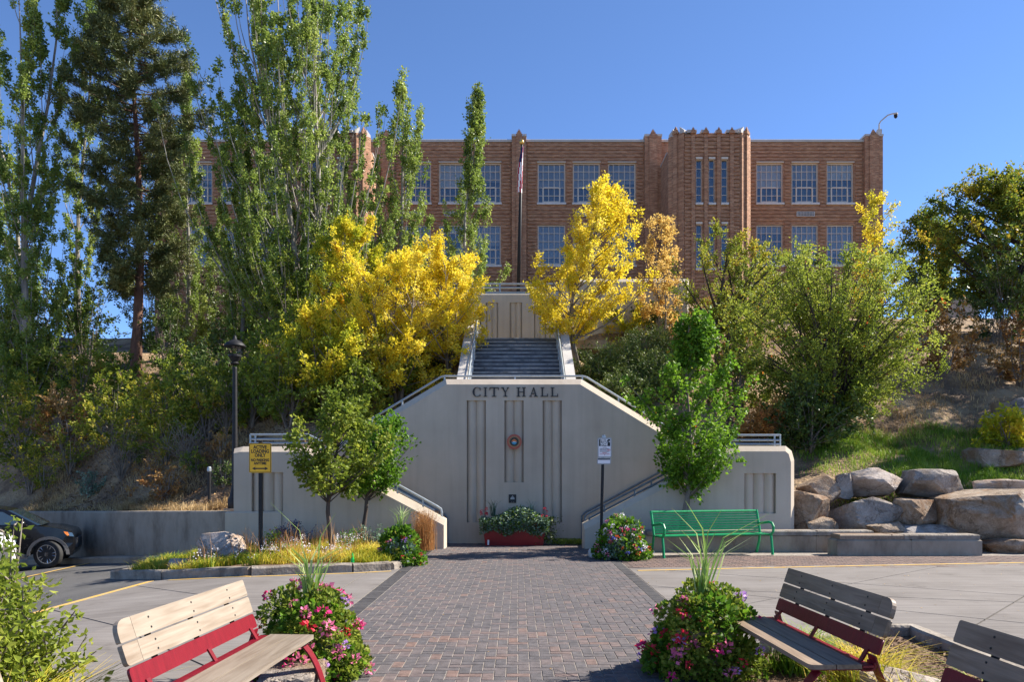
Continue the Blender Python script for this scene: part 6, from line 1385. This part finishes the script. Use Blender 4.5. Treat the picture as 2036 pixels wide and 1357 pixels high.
    B = [('tiny grey green tuft bush on the dry bank near the concrete wall', 178, 990, 55, 50, 'l_silver', 900), ('small twiggy yellowish bush low on the dry bank', 300, 965, 80, 60, 'l_rust', 700), ('small olive bush on the dry bank near the thin black post', 385, 950, 70, 60, 'l_bush', 900), ('low rusty bush beside the footing of the street lamp', 440, 925, 70, 70, 'l_rust', 900), ('small rust and green bush on the bank near the cars', 90, 975, 80, 55, 'l_hill', 900), ('sparse green bush halfway up the dry bank', 260, 930, 90, 70, 'l_bush', 1100), ('sparse dark bush in the shade by the wing wall end', 445, 970, 50, 50, 'l_dark', 700)]
    for i, (lab, px, py, w, h, m, L) in enumerate(B): shrub(lab, px, py, w, h, m, L, 380 + i, lsize=0.07)
    B = [('yellow green bush on the bank just over the wall behind the car roof', 60, 985, 130, 95, 'l_hill', 1800), ('straw coloured leafy bush midway along the dry bank foot', 330, 1000, 110, 70, 'l_rust', 1100), ('loose olive bush above the wall between car and bank tuft', 140, 945, 130, 95, 'l_hill', 1600), ('ragged bush of green and gold on the middle of the dry bank', 330, 925, 130, 95, 'l_hill', 1600)]
    for i, (lab, px, py, w, h, m, L) in enumerate(B): shrub(lab, px, py, w, h, m, L, 420 + i, lsize=0.09)
    # leafless brush
    T = [('pale leafless brush on the dry bank above the black car', 240, 960, 130, 120), ('bleached leafless twigs beside the wing wall bank', 370, 930, 140, 100), ('bare grey twigs under the yellow thicket bush', 450, 870, 120, 110), ('small bleached dead conifer among the junipers', 1284, 735, 60, 80), ('bare grey branches at the sky gap under the forked poplar', 70, 640, 180, 150), ('bare twigs beneath the green and yellow maple', 640, 800, 140, 140)]
    for i, (lab, px, py, w, h) in enumerate(T):
        p = place(px, py); s = p.y / F; r = np.random.default_rng(400 + i); root = thing('bare_shrub', lab, 'bare shrub', p, 0, 'leafless brush on the hillside'); mb = MB()
        for k in range(34):
            az = r.uniform(0, 6.28); H = h * s * r.uniform(0.4, 1.0); R = w / 2 * s * r.uniform(0.2, 1); a = np.array([0, 0, 0.0]); b = np.array([math.cos(az) * R, math.sin(az) * R * 0.7, H]); c = np.array([b[0] * 0.3, b[1] * 0.3, H * 0.65])
            u = np.linspace(0, 1, 6)[:, None]; cv = a * (1 - u) ** 2 + c * 2 * u * (1 - u) + b * u * u + r.normal(size=(6, 3)) * 0.03 * np.linspace(0, 1, 6)[:, None]
            mb.tube(cv, [0.011 * (1 - 0.8 * q) for q in np.linspace(0, 1, 6)], 5, False)
            for q in range(6):
                o = cv[r.integers(2, 6)]; d = r.normal(size=3) * 0.5 + np.array([b[0], b[1], H]) / max(H, 0.1) * 0.5; d = d / np.linalg.norm(d) * r.uniform(0.15, 0.45); mb.tube([o, o + d * 0.6 + r.normal(size=3) * 0.03, o + d], [0.006, 0.004, 0.003], 3, False)
        mb.build('branch_tangle', MAT['twig'], root)
shrubs()

# ------------------------------------------------------------------ grasses
def blade_arrays(P, h, w, lean, r, curve=0.5):
    n = len(P); az = r.uniform(0, 6.283, n); h = h * r.uniform(0.5, 1.2, n) * (1 + 0.45 * np.sin(P[:, 0] * 7.3 + 2 * np.sin(P[:, 1] * 6.1)) * np.sin(P[:, 1] * 8.7 + 1)); l = lean * h * r.uniform(0.2, 1.2, n)
    d = np.stack([np.cos(az), np.sin(az), np.zeros(n)], 1); s = np.stack([-np.sin(az + 0.6), np.cos(az + 0.6), np.zeros(n)], 1) * (w * r.uniform(0.7, 1.2, n) / 2)[:, None]; z = np.array([0, 0, 1.0])
    m = P + d * (l * 0.3)[:, None] + z * (h * 0.6)[:, None]; t = P + d * l[:, None] + z * (h * (1 - 0.35 * lean * curve))[:, None]
    V = np.stack([P - s, P + s, m + s * 0.75, m - s * 0.75, t + s * 0.12, t - s * 0.12], 1).reshape(-1, 3); b = 6 * np.arange(n)[:, None]
    return V, np.concatenate([b + [0, 1, 2, 3], b + [3, 2, 4, 5]], 0)
def grass(name, P, h, w, lean, mat, seed, parent=None, clump=0.0):
    r = np.random.default_rng(seed); V, Q = blade_arrays(P, h, w, lean, r); n = len(P)
    t = np.clip(0.5 + 0.5 * np.sin(P[:, 0] * 2.3 + 3 * np.sin(P[:, 1] * 1.7)) * 0.6 + r.normal(size=n) * 0.22, 0, 1)
    return obj(name, np_mesh(name, V, Q, MAT[mat], np.tile(t, 2)), parent)
def clumped(r, n, k, x0, x1, y0, y1, s):
    c = np.stack([r.uniform(x0, x1, k), r.uniform(y0, y1, k)], 1); i = r.integers(0, k, n); return c[i] + r.normal(size=(n, 2)) * s
def grasses():
    r = np.random.default_rng(55)
    # dry bank
    q = np.concatenate([clumped(r, 26000, 420, -16, -6.9, 17.9, 27, 0.22), clumped(r, 9000, 150, -16, -6.9, 17.9, 21.5, 0.16)]); y0 = 17.62 + 0.68 * np.maximum(0, -6.77 - q[:, 0]); q = q[(q[:, 1] > y0 + 0.35) & (q[:, 0] < -6.8)]
    q = q[np.sin(q[:, 0] * 1.9 + 2 * np.sin(q[:, 1])) + 0.5 * np.sin(q[:, 1] * 2.7) > -0.55]
    P = np.column_stack([q, th(q[:, 0], q[:, 1]) - 0.02]); kind(grass('dry_grass', P, 0.24, 0.014, 0.9, 'g_dry', 56), 'stuff')
    q = clumped(r, 16000, 260, 6.8, 20, 21, 36, 0.3); P = np.column_stack([q, th(q[:, 0], q[:, 1]) - 0.02]); kind(grass('dry_slope_grass', P, 0.22, 0.018, 0.9, 'g_dry', 57), 'stuff')
    n = 15000; q = np.stack([r.uniform(-16, -4, n), r.uniform(17.9, 30, n)], 1); y0 = 17.62 + 0.68 * np.maximum(0, -6.77 - q[:, 0]); q = q[(q[:, 1] > y0 + 0.4) & ((q[:, 0] < -6.8) | (q[:, 1] > 21))]
    P = np.column_stack([q, th(q[:, 0], q[:, 1]) + 0.02]); V, Q = leaf_arrays(P, np.column_stack([r.normal(size=(len(P), 2)), np.zeros(len(P))]) * 2, 0.09, 0.6, r, 2.5, 0.2); MAT['litter'] = leaf_mat('leaf_litter', [(0, (0.07, 0.04, 0.02)), (0.6, (0.20, 0.12, 0.06)), (1, (0.42, 0.28, 0.13))], 0.15, 0.9, 0.2)
    kind(obj('leaf_litter', np_mesh('leaf_litter', V, Q, MAT['litter'], r.random(len(P)))), 'stuff')
    # lawn over the rock wall
    q = clumped(r, 34000, 240, 8.2, 17, 18.7, 22.6, 0.28); q = q[(q[:, 1] > 18.5)]; P = np.column_stack([q, th(q[:, 0], q[:, 1]) - 0.02]); kind(grass('lawn_grass', P, 0.20, 0.016, 0.7, 'g_green', 58), 'stuff')
    # island
    q = np.stack([r.uniform(-7.6, -2.3, 60000), r.uniform(13.4, 17.2, 60000)], 1)
    front = np.interp(q[:, 0], [p.x for p in ISL], [p.y for p in ISL]); back = np.interp(q[:, 0], [-8.0, -7.1, -6.5], [14.9, 16.9, 17.2]); ok = (q[:, 1] > front + 0.14) & (q[:, 1] < back) & (q[:, 0] > ISL[0].x + 0.35)
    q = q[ok]; dn = np.sin(q[:, 0] * 4.1 + 2 * np.sin(q[:, 1] * 3)) + np.sin(q[:, 1] * 5.3 + q[:, 0]) ; q = q[(dn > -0.5) & (np.hypot((q[:, 0] + 6.25) / 0.55, (q[:, 1] - 15.0) / 0.5) > 1)]; gz = -0.09 * np.maximum(0, -q[:, 0] - 4.5) + 0.08
    P = np.column_stack([q, gz]); lo = r.random(len(P)) < 0.62
    kind(grass('island_grass', P[lo], 0.20, 0.015, 1.0, 'g_yellow', 59), 'stuff'); k = (~lo) & (P[:, 0] < -4.6)
    kind(grass('island_green_grass', P[k], 0.21, 0.014, 0.9, 'g_green', 60), 'stuff')
    k = r.random(len(P)) < 0.035; A = P[k & (P[:, 0] > -6.2) & (P[:, 0] < -3.2)]
    kind(grass('dry_stalks', A, 0.5, 0.010, 0.35, 'g_rust', 61), 'stuff')
    A = P[(r.random(len(P)) < 0.035) & (P[:, 0] > -5.9) & (P[:, 0] < -3.3)]; A = A[np.sin(A[:, 0] * 5) + np.sin(A[:, 1] * 6) > 0.1]
    A = A + np.array([0, 0, 1.0]) * r.uniform(0.14, 0.36, len(A))[:, None]; V = np.repeat(A, 5, 0) + r.normal(size=(len(A) * 5, 3)) * 0.022
    kind(leaf_obj('aster_flowers', V, r.normal(size=V.shape), 0.03, 'f_whitef', None, r, r.random(len(V)), 0.8), 'stuff')
    # island plants that can be told apart
    shrub('low dark blue flowering mound in front of the stucco wall', 0, 0, 85, 48, 'l_blue', 2600, 501, name='aster_bush', group='plants in the island', at=Vector((X_(577, 16.6), 16.6, 0.05)), lsize=0.035, tw=0.16, sc=0.03)
    shrub('small leafy green plant between the parking sign and blue mound', 0, 0, 40, 38, 'l_fresh', 700, 502, name='leafy_plant', group='plants in the island', at=Vector((X_(545, 15.9), 15.9, 0.05)), lsize=0.05, tw=0.14, sc=0.03)
    shrub('small leafy green plant between the two tree trunks', 0, 0, 45, 35, 'l_fresh', 800, 503, name='leafy_plant', group='plants in the island', at=Vector((X_(697, 16.3), 16.3, 0.06)), lsize=0.05, tw=0.14, sc=0.03)
    shrub('grey flowering plant beside the trunk near the handrail', 0, 0, 70, 42, 'l_silver', 1100, 504, name='leafy_plant', group='plants in the island', at=Vector((X_(742, 16.4), 16.4, 0.06)), lsize=0.05, tw=0.14, sc=0.03)
    root = thing('plume_grass', 'tall rust coloured plume grass at the end of the wing wall', 'ornamental grass', (X_(840, 16.7), 16.7, 0.03)); r2 = np.random.default_rng(62)
    P = np.column_stack([r2.normal(size=(1500, 2)) * np.array([0.10, 0.09]), np.zeros(1500)]); grass('blades', P, 0.62, 0.010, 0.28, 'g_rust', 63, root)
    A = P[:700] * 1.5 + np.array([0, 0, 1.0]) * r2.uniform(0.3, 0.85, 700)[:, None]; leaf_obj('plumes', A, np.tile([0, 0, 1.0], (700, 1)), 0.045, 'g_rust', root, r2, r2.random(700), 0.3)
    # strappy clumps by the benches
    for i, (x, y, s, h, m, lab) in enumerate(((-2.85, 4.35, 0.18, 0.38, 'g_yellow', 'yellowing strappy grass clump beside the pale bench'), (-2.85, 4.0, 0.14, 0.40, 'g_yellow', 'smaller strappy grass clump just behind the pale bench near its rounded end'), (2.52, 5.55, 0.18, 0.36, 'g_yellow', 'yellow green strappy clump behind the grey bench back'), (2.45, 4.75, 0.12, 0.30, 'g_yellow', 'yellow strappy clump at the near leg of the grey bench'), (2.75, 4.45, 0.10, 0.30, 'g_green', 'thin green strappy clump at the mulch bed between grey benches'), (2.35, 6.3, 0.16, 0.32, 'g_green', 'green strappy clump between the flowers and the grey bench'), (2.98, 4.75, 0.06, 0.35, 'g_green', 'few long green blades standing in the mulch'))):
        rr = np.random.default_rng(70 + i); n = int(900 * s / 0.2); P = np.column_stack([rr.normal(size=(n, 2)) * s * 0.6, np.zeros(n)]); root = thing('grass_clump', lab, 'ornamental grass', (x, y, 0.02), 0, 'strappy grasses by the benches'); grass('blades', P, h, 0.012, 1.1, m, 80 + i, root)
    # fallen leaves on the paving
    n = 420; P = np.column_stack([r.uniform(-2.1, 9, n), r.uniform(6, 17, n), np.full(n, 0.006)]); k = r.random(n) < np.where(np.abs(P[:, 0]) < 2, 0.35, 0.7); P = P[k]
    V, Q = leaf_arrays(P, np.column_stack([r.normal(size=(len(P), 2)), np.zeros(len(P))]) * 4, 0.035, 0.6, r, 9, 0.05); V[:, 2] = np.maximum(V[:, 2], 0.004)
    kind(obj('fallen_leaves', np_mesh('fallen_leaves', V, Q, MAT['g_dry'], r.random(len(P)))), 'stuff')
grasses()

# ------------------------------------------------------------------ beds beside the benches
def beds():
    for nm_, poly, kb in (('mulch_bed', [(1.35, 6.6), (2.3, 6.95), (3.72, 7.72), (4.02, 7.72), (4.0, 6.4), (4.1, -1), (2.02, -1), (2.02, 4.2)], [(2.3, 7.0), (3.72, 7.74), (4.04, 7.74), (4.0, 6.4), (4.1, 3), (4.1, -1)]), ('shrub_bed', [(-1.7, 6.5), (-2.14, 6.5), (-2.35, 5.7), (-2.6, 5.2), (-4.3, 5.2), (-4.3, -1), (-2.13, -1), (-2.13, 4.2)], [(-2.13, 6.0), (-2.6, 5.25), (-4.35, 5.25), (-4.35, -1)])):
        b = bpy.data.objects.new(nm_, None); COL.objects.link(b); kind(b, 'structure')
        m = MB(); m.prism(poly[::-1] if nm_ == 'mulch_bed' else poly, 0.004, 0.02, lambda p, t: (p[0], p[1], t)); m.build('mulch', MAT['mulch'], b)
        m = MB(); strip(m, resample([(*p, 0) for p in kb], 0.25), 0.15, 0.13, 0.02, 0.003); m.build('kerb', MAT['concrete'], b)
    r = np.random.default_rng(90); n = 5200; P = np.column_stack([r.uniform(2.1, 3.95, n), r.uniform(3.4, 7.5, n), r.uniform(0.02, 0.035, n)]); P = P[P[:, 1] < 6.95 + (P[:, 0] - 2.3) * 0.5 - 0.12]
    MAT['chips'] = leaf_mat('bark_chip', [(0, (0.07, 0.04, 0.025)), (0.6, (0.2, 0.125, 0.075)), (1, (0.36, 0.25, 0.16))], 0, 0.9, 0.2)
    kind(leaf_obj('mulch_chips', P, np.column_stack([r.normal(size=(len(P), 2)), r.normal(size=len(P)) * 0.2]) * 3, 0.045, 'chips', None, r, r.random(len(P)), 0.45, 3), 'stuff')
    shrub('leafy lime and yellow shrub at the near edge of the street apron', 0, 0, 330, 330, 'l_lime', 8500, 601, at=Vector((-3.25, 4.6, 0.02)), lsize=0.052, tw=0.22, sc=0.03, group='shrubs by the benches', cz=0.05, name='shrub', tinthi=0.93)
    shrub('tall reddish stemmed shrub shoot with sparse yellow green leaves', 0, 0, 160, 420, 'l_bush', 620, 602, at=Vector((-3.38, 4.95, 0.02)), lsize=0.055, tw=0.16, sc=0.02, group='shrubs by the benches', n=12, stems=3, bark='twig', tinthi=0.85)
    shrub('low lime shrub behind the pale bench', 0, 0, 200, 190, 'l_lime', 4200, 603, at=Vector((-2.75, 3.6, 0.02)), lsize=0.045, tw=0.2, sc=0.03, group='shrubs by the benches', tinthi=0.9)
beds()

# ------------------------------------------------------------------ flower planters
HEAD = {}
def head_mesh(col, k):
    if (col, k) in HEAD: return HEAD[(col, k)]
    r = np.random.default_rng(700 + k); n = 16; d = unit(r.normal(size=(n, 3)) + np.array([0, -0.2, 0.6])); P = d * 0.022
    V, Q = leaf_arrays(P, d * 2.5, 0.030, 0.85, r, 0.0, 0.1); HEAD[(col, k)] = np_mesh('flower', V, Q, MAT['f_' + col], r.random(n)); return HEAD[(col, k)]
def planter(label, x, y, rad, h, seed, cols, nf, mats, L, spike=60, spike_h=0.45, skirt=True, lsize=0.055, fs=1.0):
    r = np.random.default_rng(seed); root = thing('flower_planter', label, 'planter', (x, y, 0), 0, 'flower planters along the brick path')
    m = MB(); m.lathe([(rad * 0.50, 0), (rad * 0.56, 0.02), (rad * 0.62, h * 0.45), (rad * 0.66, h * 0.47), (rad * 0.66, h * 0.54), (rad * 0.58, h * 0.54)], 24); m.build('pot', MAT['pot'], root, True)
    tot = []
    lob = []
    for i in range(15):
        az = i * 2.4 + r.uniform(-0.4, 0.4); t = (i + 0.5) / 15; q = rad * 0.72 * math.sqrt(max(0.05, 1 - 0.92 * t * t)) * r.uniform(0.85, 1.12); lob.append((math.cos(az) * q, math.sin(az) * q, h * (0.12 + 0.75 * t), rad * r.uniform(0.34, 0.5)))
    for i in range(9): az = i * 0.7 + r.uniform(-0.2, 0.2); lob.append((math.cos(az) * rad * 0.82, math.sin(az) * rad * 0.82, h * 0.13, rad * r.uniform(0.34, 0.46)))
    lob = np.array(lob); li = np.arange(len(lob)); r.shuffle(li)
    for mi, (mt, share) in enumerate(mats):
        n = int(L * share); own = li[int(len(li) * sum(m_[1] for m_ in mats[:mi])):max(int(len(li) * sum(m_[1] for m_ in mats[:mi])) + 1, int(len(li) * sum(m_[1] for m_ in mats[:mi + 1])))]
        k = np.where(r.random(n) < 0.75, own[r.integers(0, len(own), n)], r.integers(0, len(lob), n)); d = unit(r.normal(size=(n, 3)) + np.array([0, 0, 0.25])); R_ = lob[k, 3] * (0.55 + 0.5 * r.random(n) ** 0.5)
        P = lob[k, :3] + d * R_[:, None]; P[:, 2] = np.where(P[:, 2] < 0.02, 0.02 + 0.10 * r.random(n), P[:, 2]); T = np.clip(0.15 + 0.5 * ((k * 7) % 10) / 10 + r.normal(size=n) * 0.2, 0, 0.9)
        leaf_obj('foliage', P, d + np.array([0, 0, 0.4]), lsize * (1 + 0.25 * (mi == 0)), mt, root, r, T, 0.9, 0.9)
    for i in range(nf):
        L0 = lob[int(r.integers(2, len(lob)))]; d = L0[:3] * np.array([1, 1, 0]) / rad + r.normal(size=3) * 0.45 + np.array([0, -0.15, 0.35]); d /= np.linalg.norm(d); c = L0[:3] + d * L0[3] * 1.1
        q = obj('flower', head_mesh(cols[int(r.integers(0, len(cols)))], int(r.integers(0, 4))), root, (c[0], c[1], max(0.06, c[2])))
        q.rotation_euler = (r.normal() * 0.5, r.normal() * 0.5, r.uniform(0, 6)); s = r.uniform(0.9, 1.6) * fs; q.scale = (s, s, s * 0.8)
    if spike:
        P = np.column_stack([r.normal(size=(spike, 2)) * 0.03, np.full(spike, h * 0.92)]); grass('spike_grass', P, spike_h, 0.02, 0.85, 'g_spike', seed + 5, root)
def planters():
    planter('flower planter with pink and lilac geraniums and arching grass at the pale bench', -1.72, 6.25, 0.41, 0.68, 801, ['pink', 'pink', 'pink', 'magenta', 'redflower', 'lilac'], 60, [('l_fresh', 0.35), ('l_lime', 0.65)], 11000, 30, 0.58, lsize=0.042)
    planter('flower planter with crimson and pink flowers and upright grass by the grey bench', 1.56, 6.35, 0.42, 0.70, 802, ['pink', 'magenta', 'magenta', 'redflower', 'redflower', 'lilac'], 60, [('l_fresh', 0.35), ('l_lime', 0.65)], 11000, 30, 0.62, lsize=0.042)
    m = [('l_fresh', 0.55), ('l_silver', 0.25), ('l_hill', 0.2)]
    planter('dense leafy planter with sparse small flowers at the island corner', X_(795, 14.1), 14.15, 0.37, 0.72, 803, ['lilac', 'redflower', 'orangef', 'pink'], 22, m, 4200, 34, 0.45, lsize=0.06, fs=0.8)
    planter('colourful planter with red white and blue flowers below the drop zone sign', X_(1236, 15.3), 15.3, 0.50, 0.72, 804, ['pink', 'magenta', 'redflower', 'orangef', 'whitef', 'whitef', 'bluef'], 80, [('l_fresh', 0.8), ('l_silver', 0.2)], 5000, 24, 0.3, lsize=0.06)
    # white jug beside it
    p = gp(1180, 1110); mm = MB(); mm.lathe([(0.09, 0), (0.11, 0.05), (0.11, 0.14), (0.06, 0.20), (0.02, 0.22)], 12, (p.x, p.y, 0.005)); tag(mm.build('white_stone', MAT['coping'], None, True), 'small rounded white object beside the colourful planter', 'garden ornament')
    # red trough
    Y = 18.3; x0, x1 = X_(963, Y), X_(1082, Y); root = thing('red_trough', 'long red trough planter with silvery foliage against the lettered wall', 'planter', ((x0 + x1) / 2, Y, 0)); hw = (x1 - x0) / 2
    mm = MB(); z = 0.55
    def ring(w, d, zz): return [(-w, -d, zz), (w, -d, zz), (w, d, zz), (-w, d, zz)]
    R1, R2, R3, R4 = ring(hw * 0.95, 0.2, 0.0), ring(hw * 1.06, 0.26, z), ring(hw * 1.02, 0.22, z), ring(hw * 1.0, 0.2, z - 0.1)
    vs = R1 + R2 + R3 + R4; fs = [(3, 2, 1, 0), (12, 13, 14, 15)] + [(k + i, k + (i + 1) % 4, k + 4 + (i + 1) % 4, k + 4 + i) for k in (0, 4, 8) for i in range(4)]
    mm.add(vs, fs); mm.build('box', MAT['red_planter'], root)
    for sx in (-0.62, 0.68):
        mm = MB(); mm.box(sx - 0.02, sx + 0.02, -0.262, -0.235, 0.02 if sx < 0 else 0.30, 0.14 if sx < 0 else 0.46); mm.build('strap', MAT['sign_white'], root)
    r = np.random.default_rng(90)
    for mt, n, sz in (('l_silver', 3600, 0.075), ('l_dark', 1800, 0.07), ('l_fresh', 700, 0.07)):
        u = r.uniform(-1.12, 1.12, n) * hw; v = r.normal(size=n) * 0.15 - 0.08; zz = 0.52 + 0.36 * r.random(n) * (0.7 + 0.4 * np.sin(u * 4 + 1)) ; k = r.random(n) < 0.28; v[k] = -0.29 - 0.04 * r.random(k.sum()); zz[k] = 0.30 + 0.3 * r.random(k.sum()) + 0.06 * np.sin(u[k] * 9)
        leaf_obj('foliage', np.column_stack([u, v, zz]), np.column_stack([r.normal(size=(n, 2)), np.full(n, 0.5)]), sz, mt, root, r, np.clip(r.normal(0.5, 0.25, n), 0, 0.9), 0.5)
    n = 700; u = hw * 1.08 + 0.14 * r.normal(size=n); leaf_obj('trailing_vine', np.column_stack([u, -0.05 + 0.12 * r.normal(size=n), 0.05 + 0.65 * r.random(n)]), np.column_stack([r.normal(size=(n, 2)), np.full(n, -0.6)]), 0.06, 'l_dark', root, r, r.random(n), 0.6)
    for sx in (-0.7, 0.62): P = np.column_stack([sx * hw + r.normal(size=40) * 0.03, r.normal(size=40) * 0.03, np.full(40, 0.7)]); grass('spike_grass', P, 0.36, 0.018, 0.6, 'l_silver', 91, root)
    for i in range(14):
        q = obj('flower', head_mesh('redflower', i % 4), root, ((-1 if i < 8 else 1) * hw * r.uniform(0.86, 1.1), -0.15 + r.normal() * 0.08, 0.72 + r.uniform(-0.08, 0.18))); q.scale = (0.9, 0.9, 0.8)
    n = 900; q = np.column_stack([r.uniform(0.85, 1.55, n), 18.45 + r.normal(size=n) * 0.12, 0.01 + 0.12 * r.random(n)]); kind(leaf_obj('ground_cover', q, np.column_stack([r.normal(size=(n, 2)), np.full(n, 0.5)]), 0.045, 'l_lime', None, r, np.clip(r.normal(0.5, 0.2, n), 0, 0.9), 0.6), 'stuff')
planters()

# ------------------------------------------------------------------ move each thing's origin to the middle of its base
def rebase():
    for o in list(COL.objects):
        if o.type != 'EMPTY' or not (o.get('category') or o.get('kind')) or o.location.length > 1e-6: continue
        ch = kids(o); lo = np.full(3, 1e9); hi = -lo
        for c in ch:
            if c.type == 'MESH' and len(c.data.vertices):
                a = np.empty(len(c.data.vertices) * 3, dtype=np.float32); c.data.vertices.foreach_get('co', a); a = a.reshape(-1, 3)
                if c.rotation_euler.x: continue
                a = a * np.array(c.scale) + np.array(c.location); lo = np.minimum(lo, a.min(0)); hi = np.maximum(hi, a.max(0))
        if lo[0] > hi[0]: continue
        b = Vector(((lo[0] + hi[0]) / 2, (lo[1] + hi[1]) / 2, lo[2])); o.location = b
        for c in ch: c.location = Vector(c.location) - b
rebase()
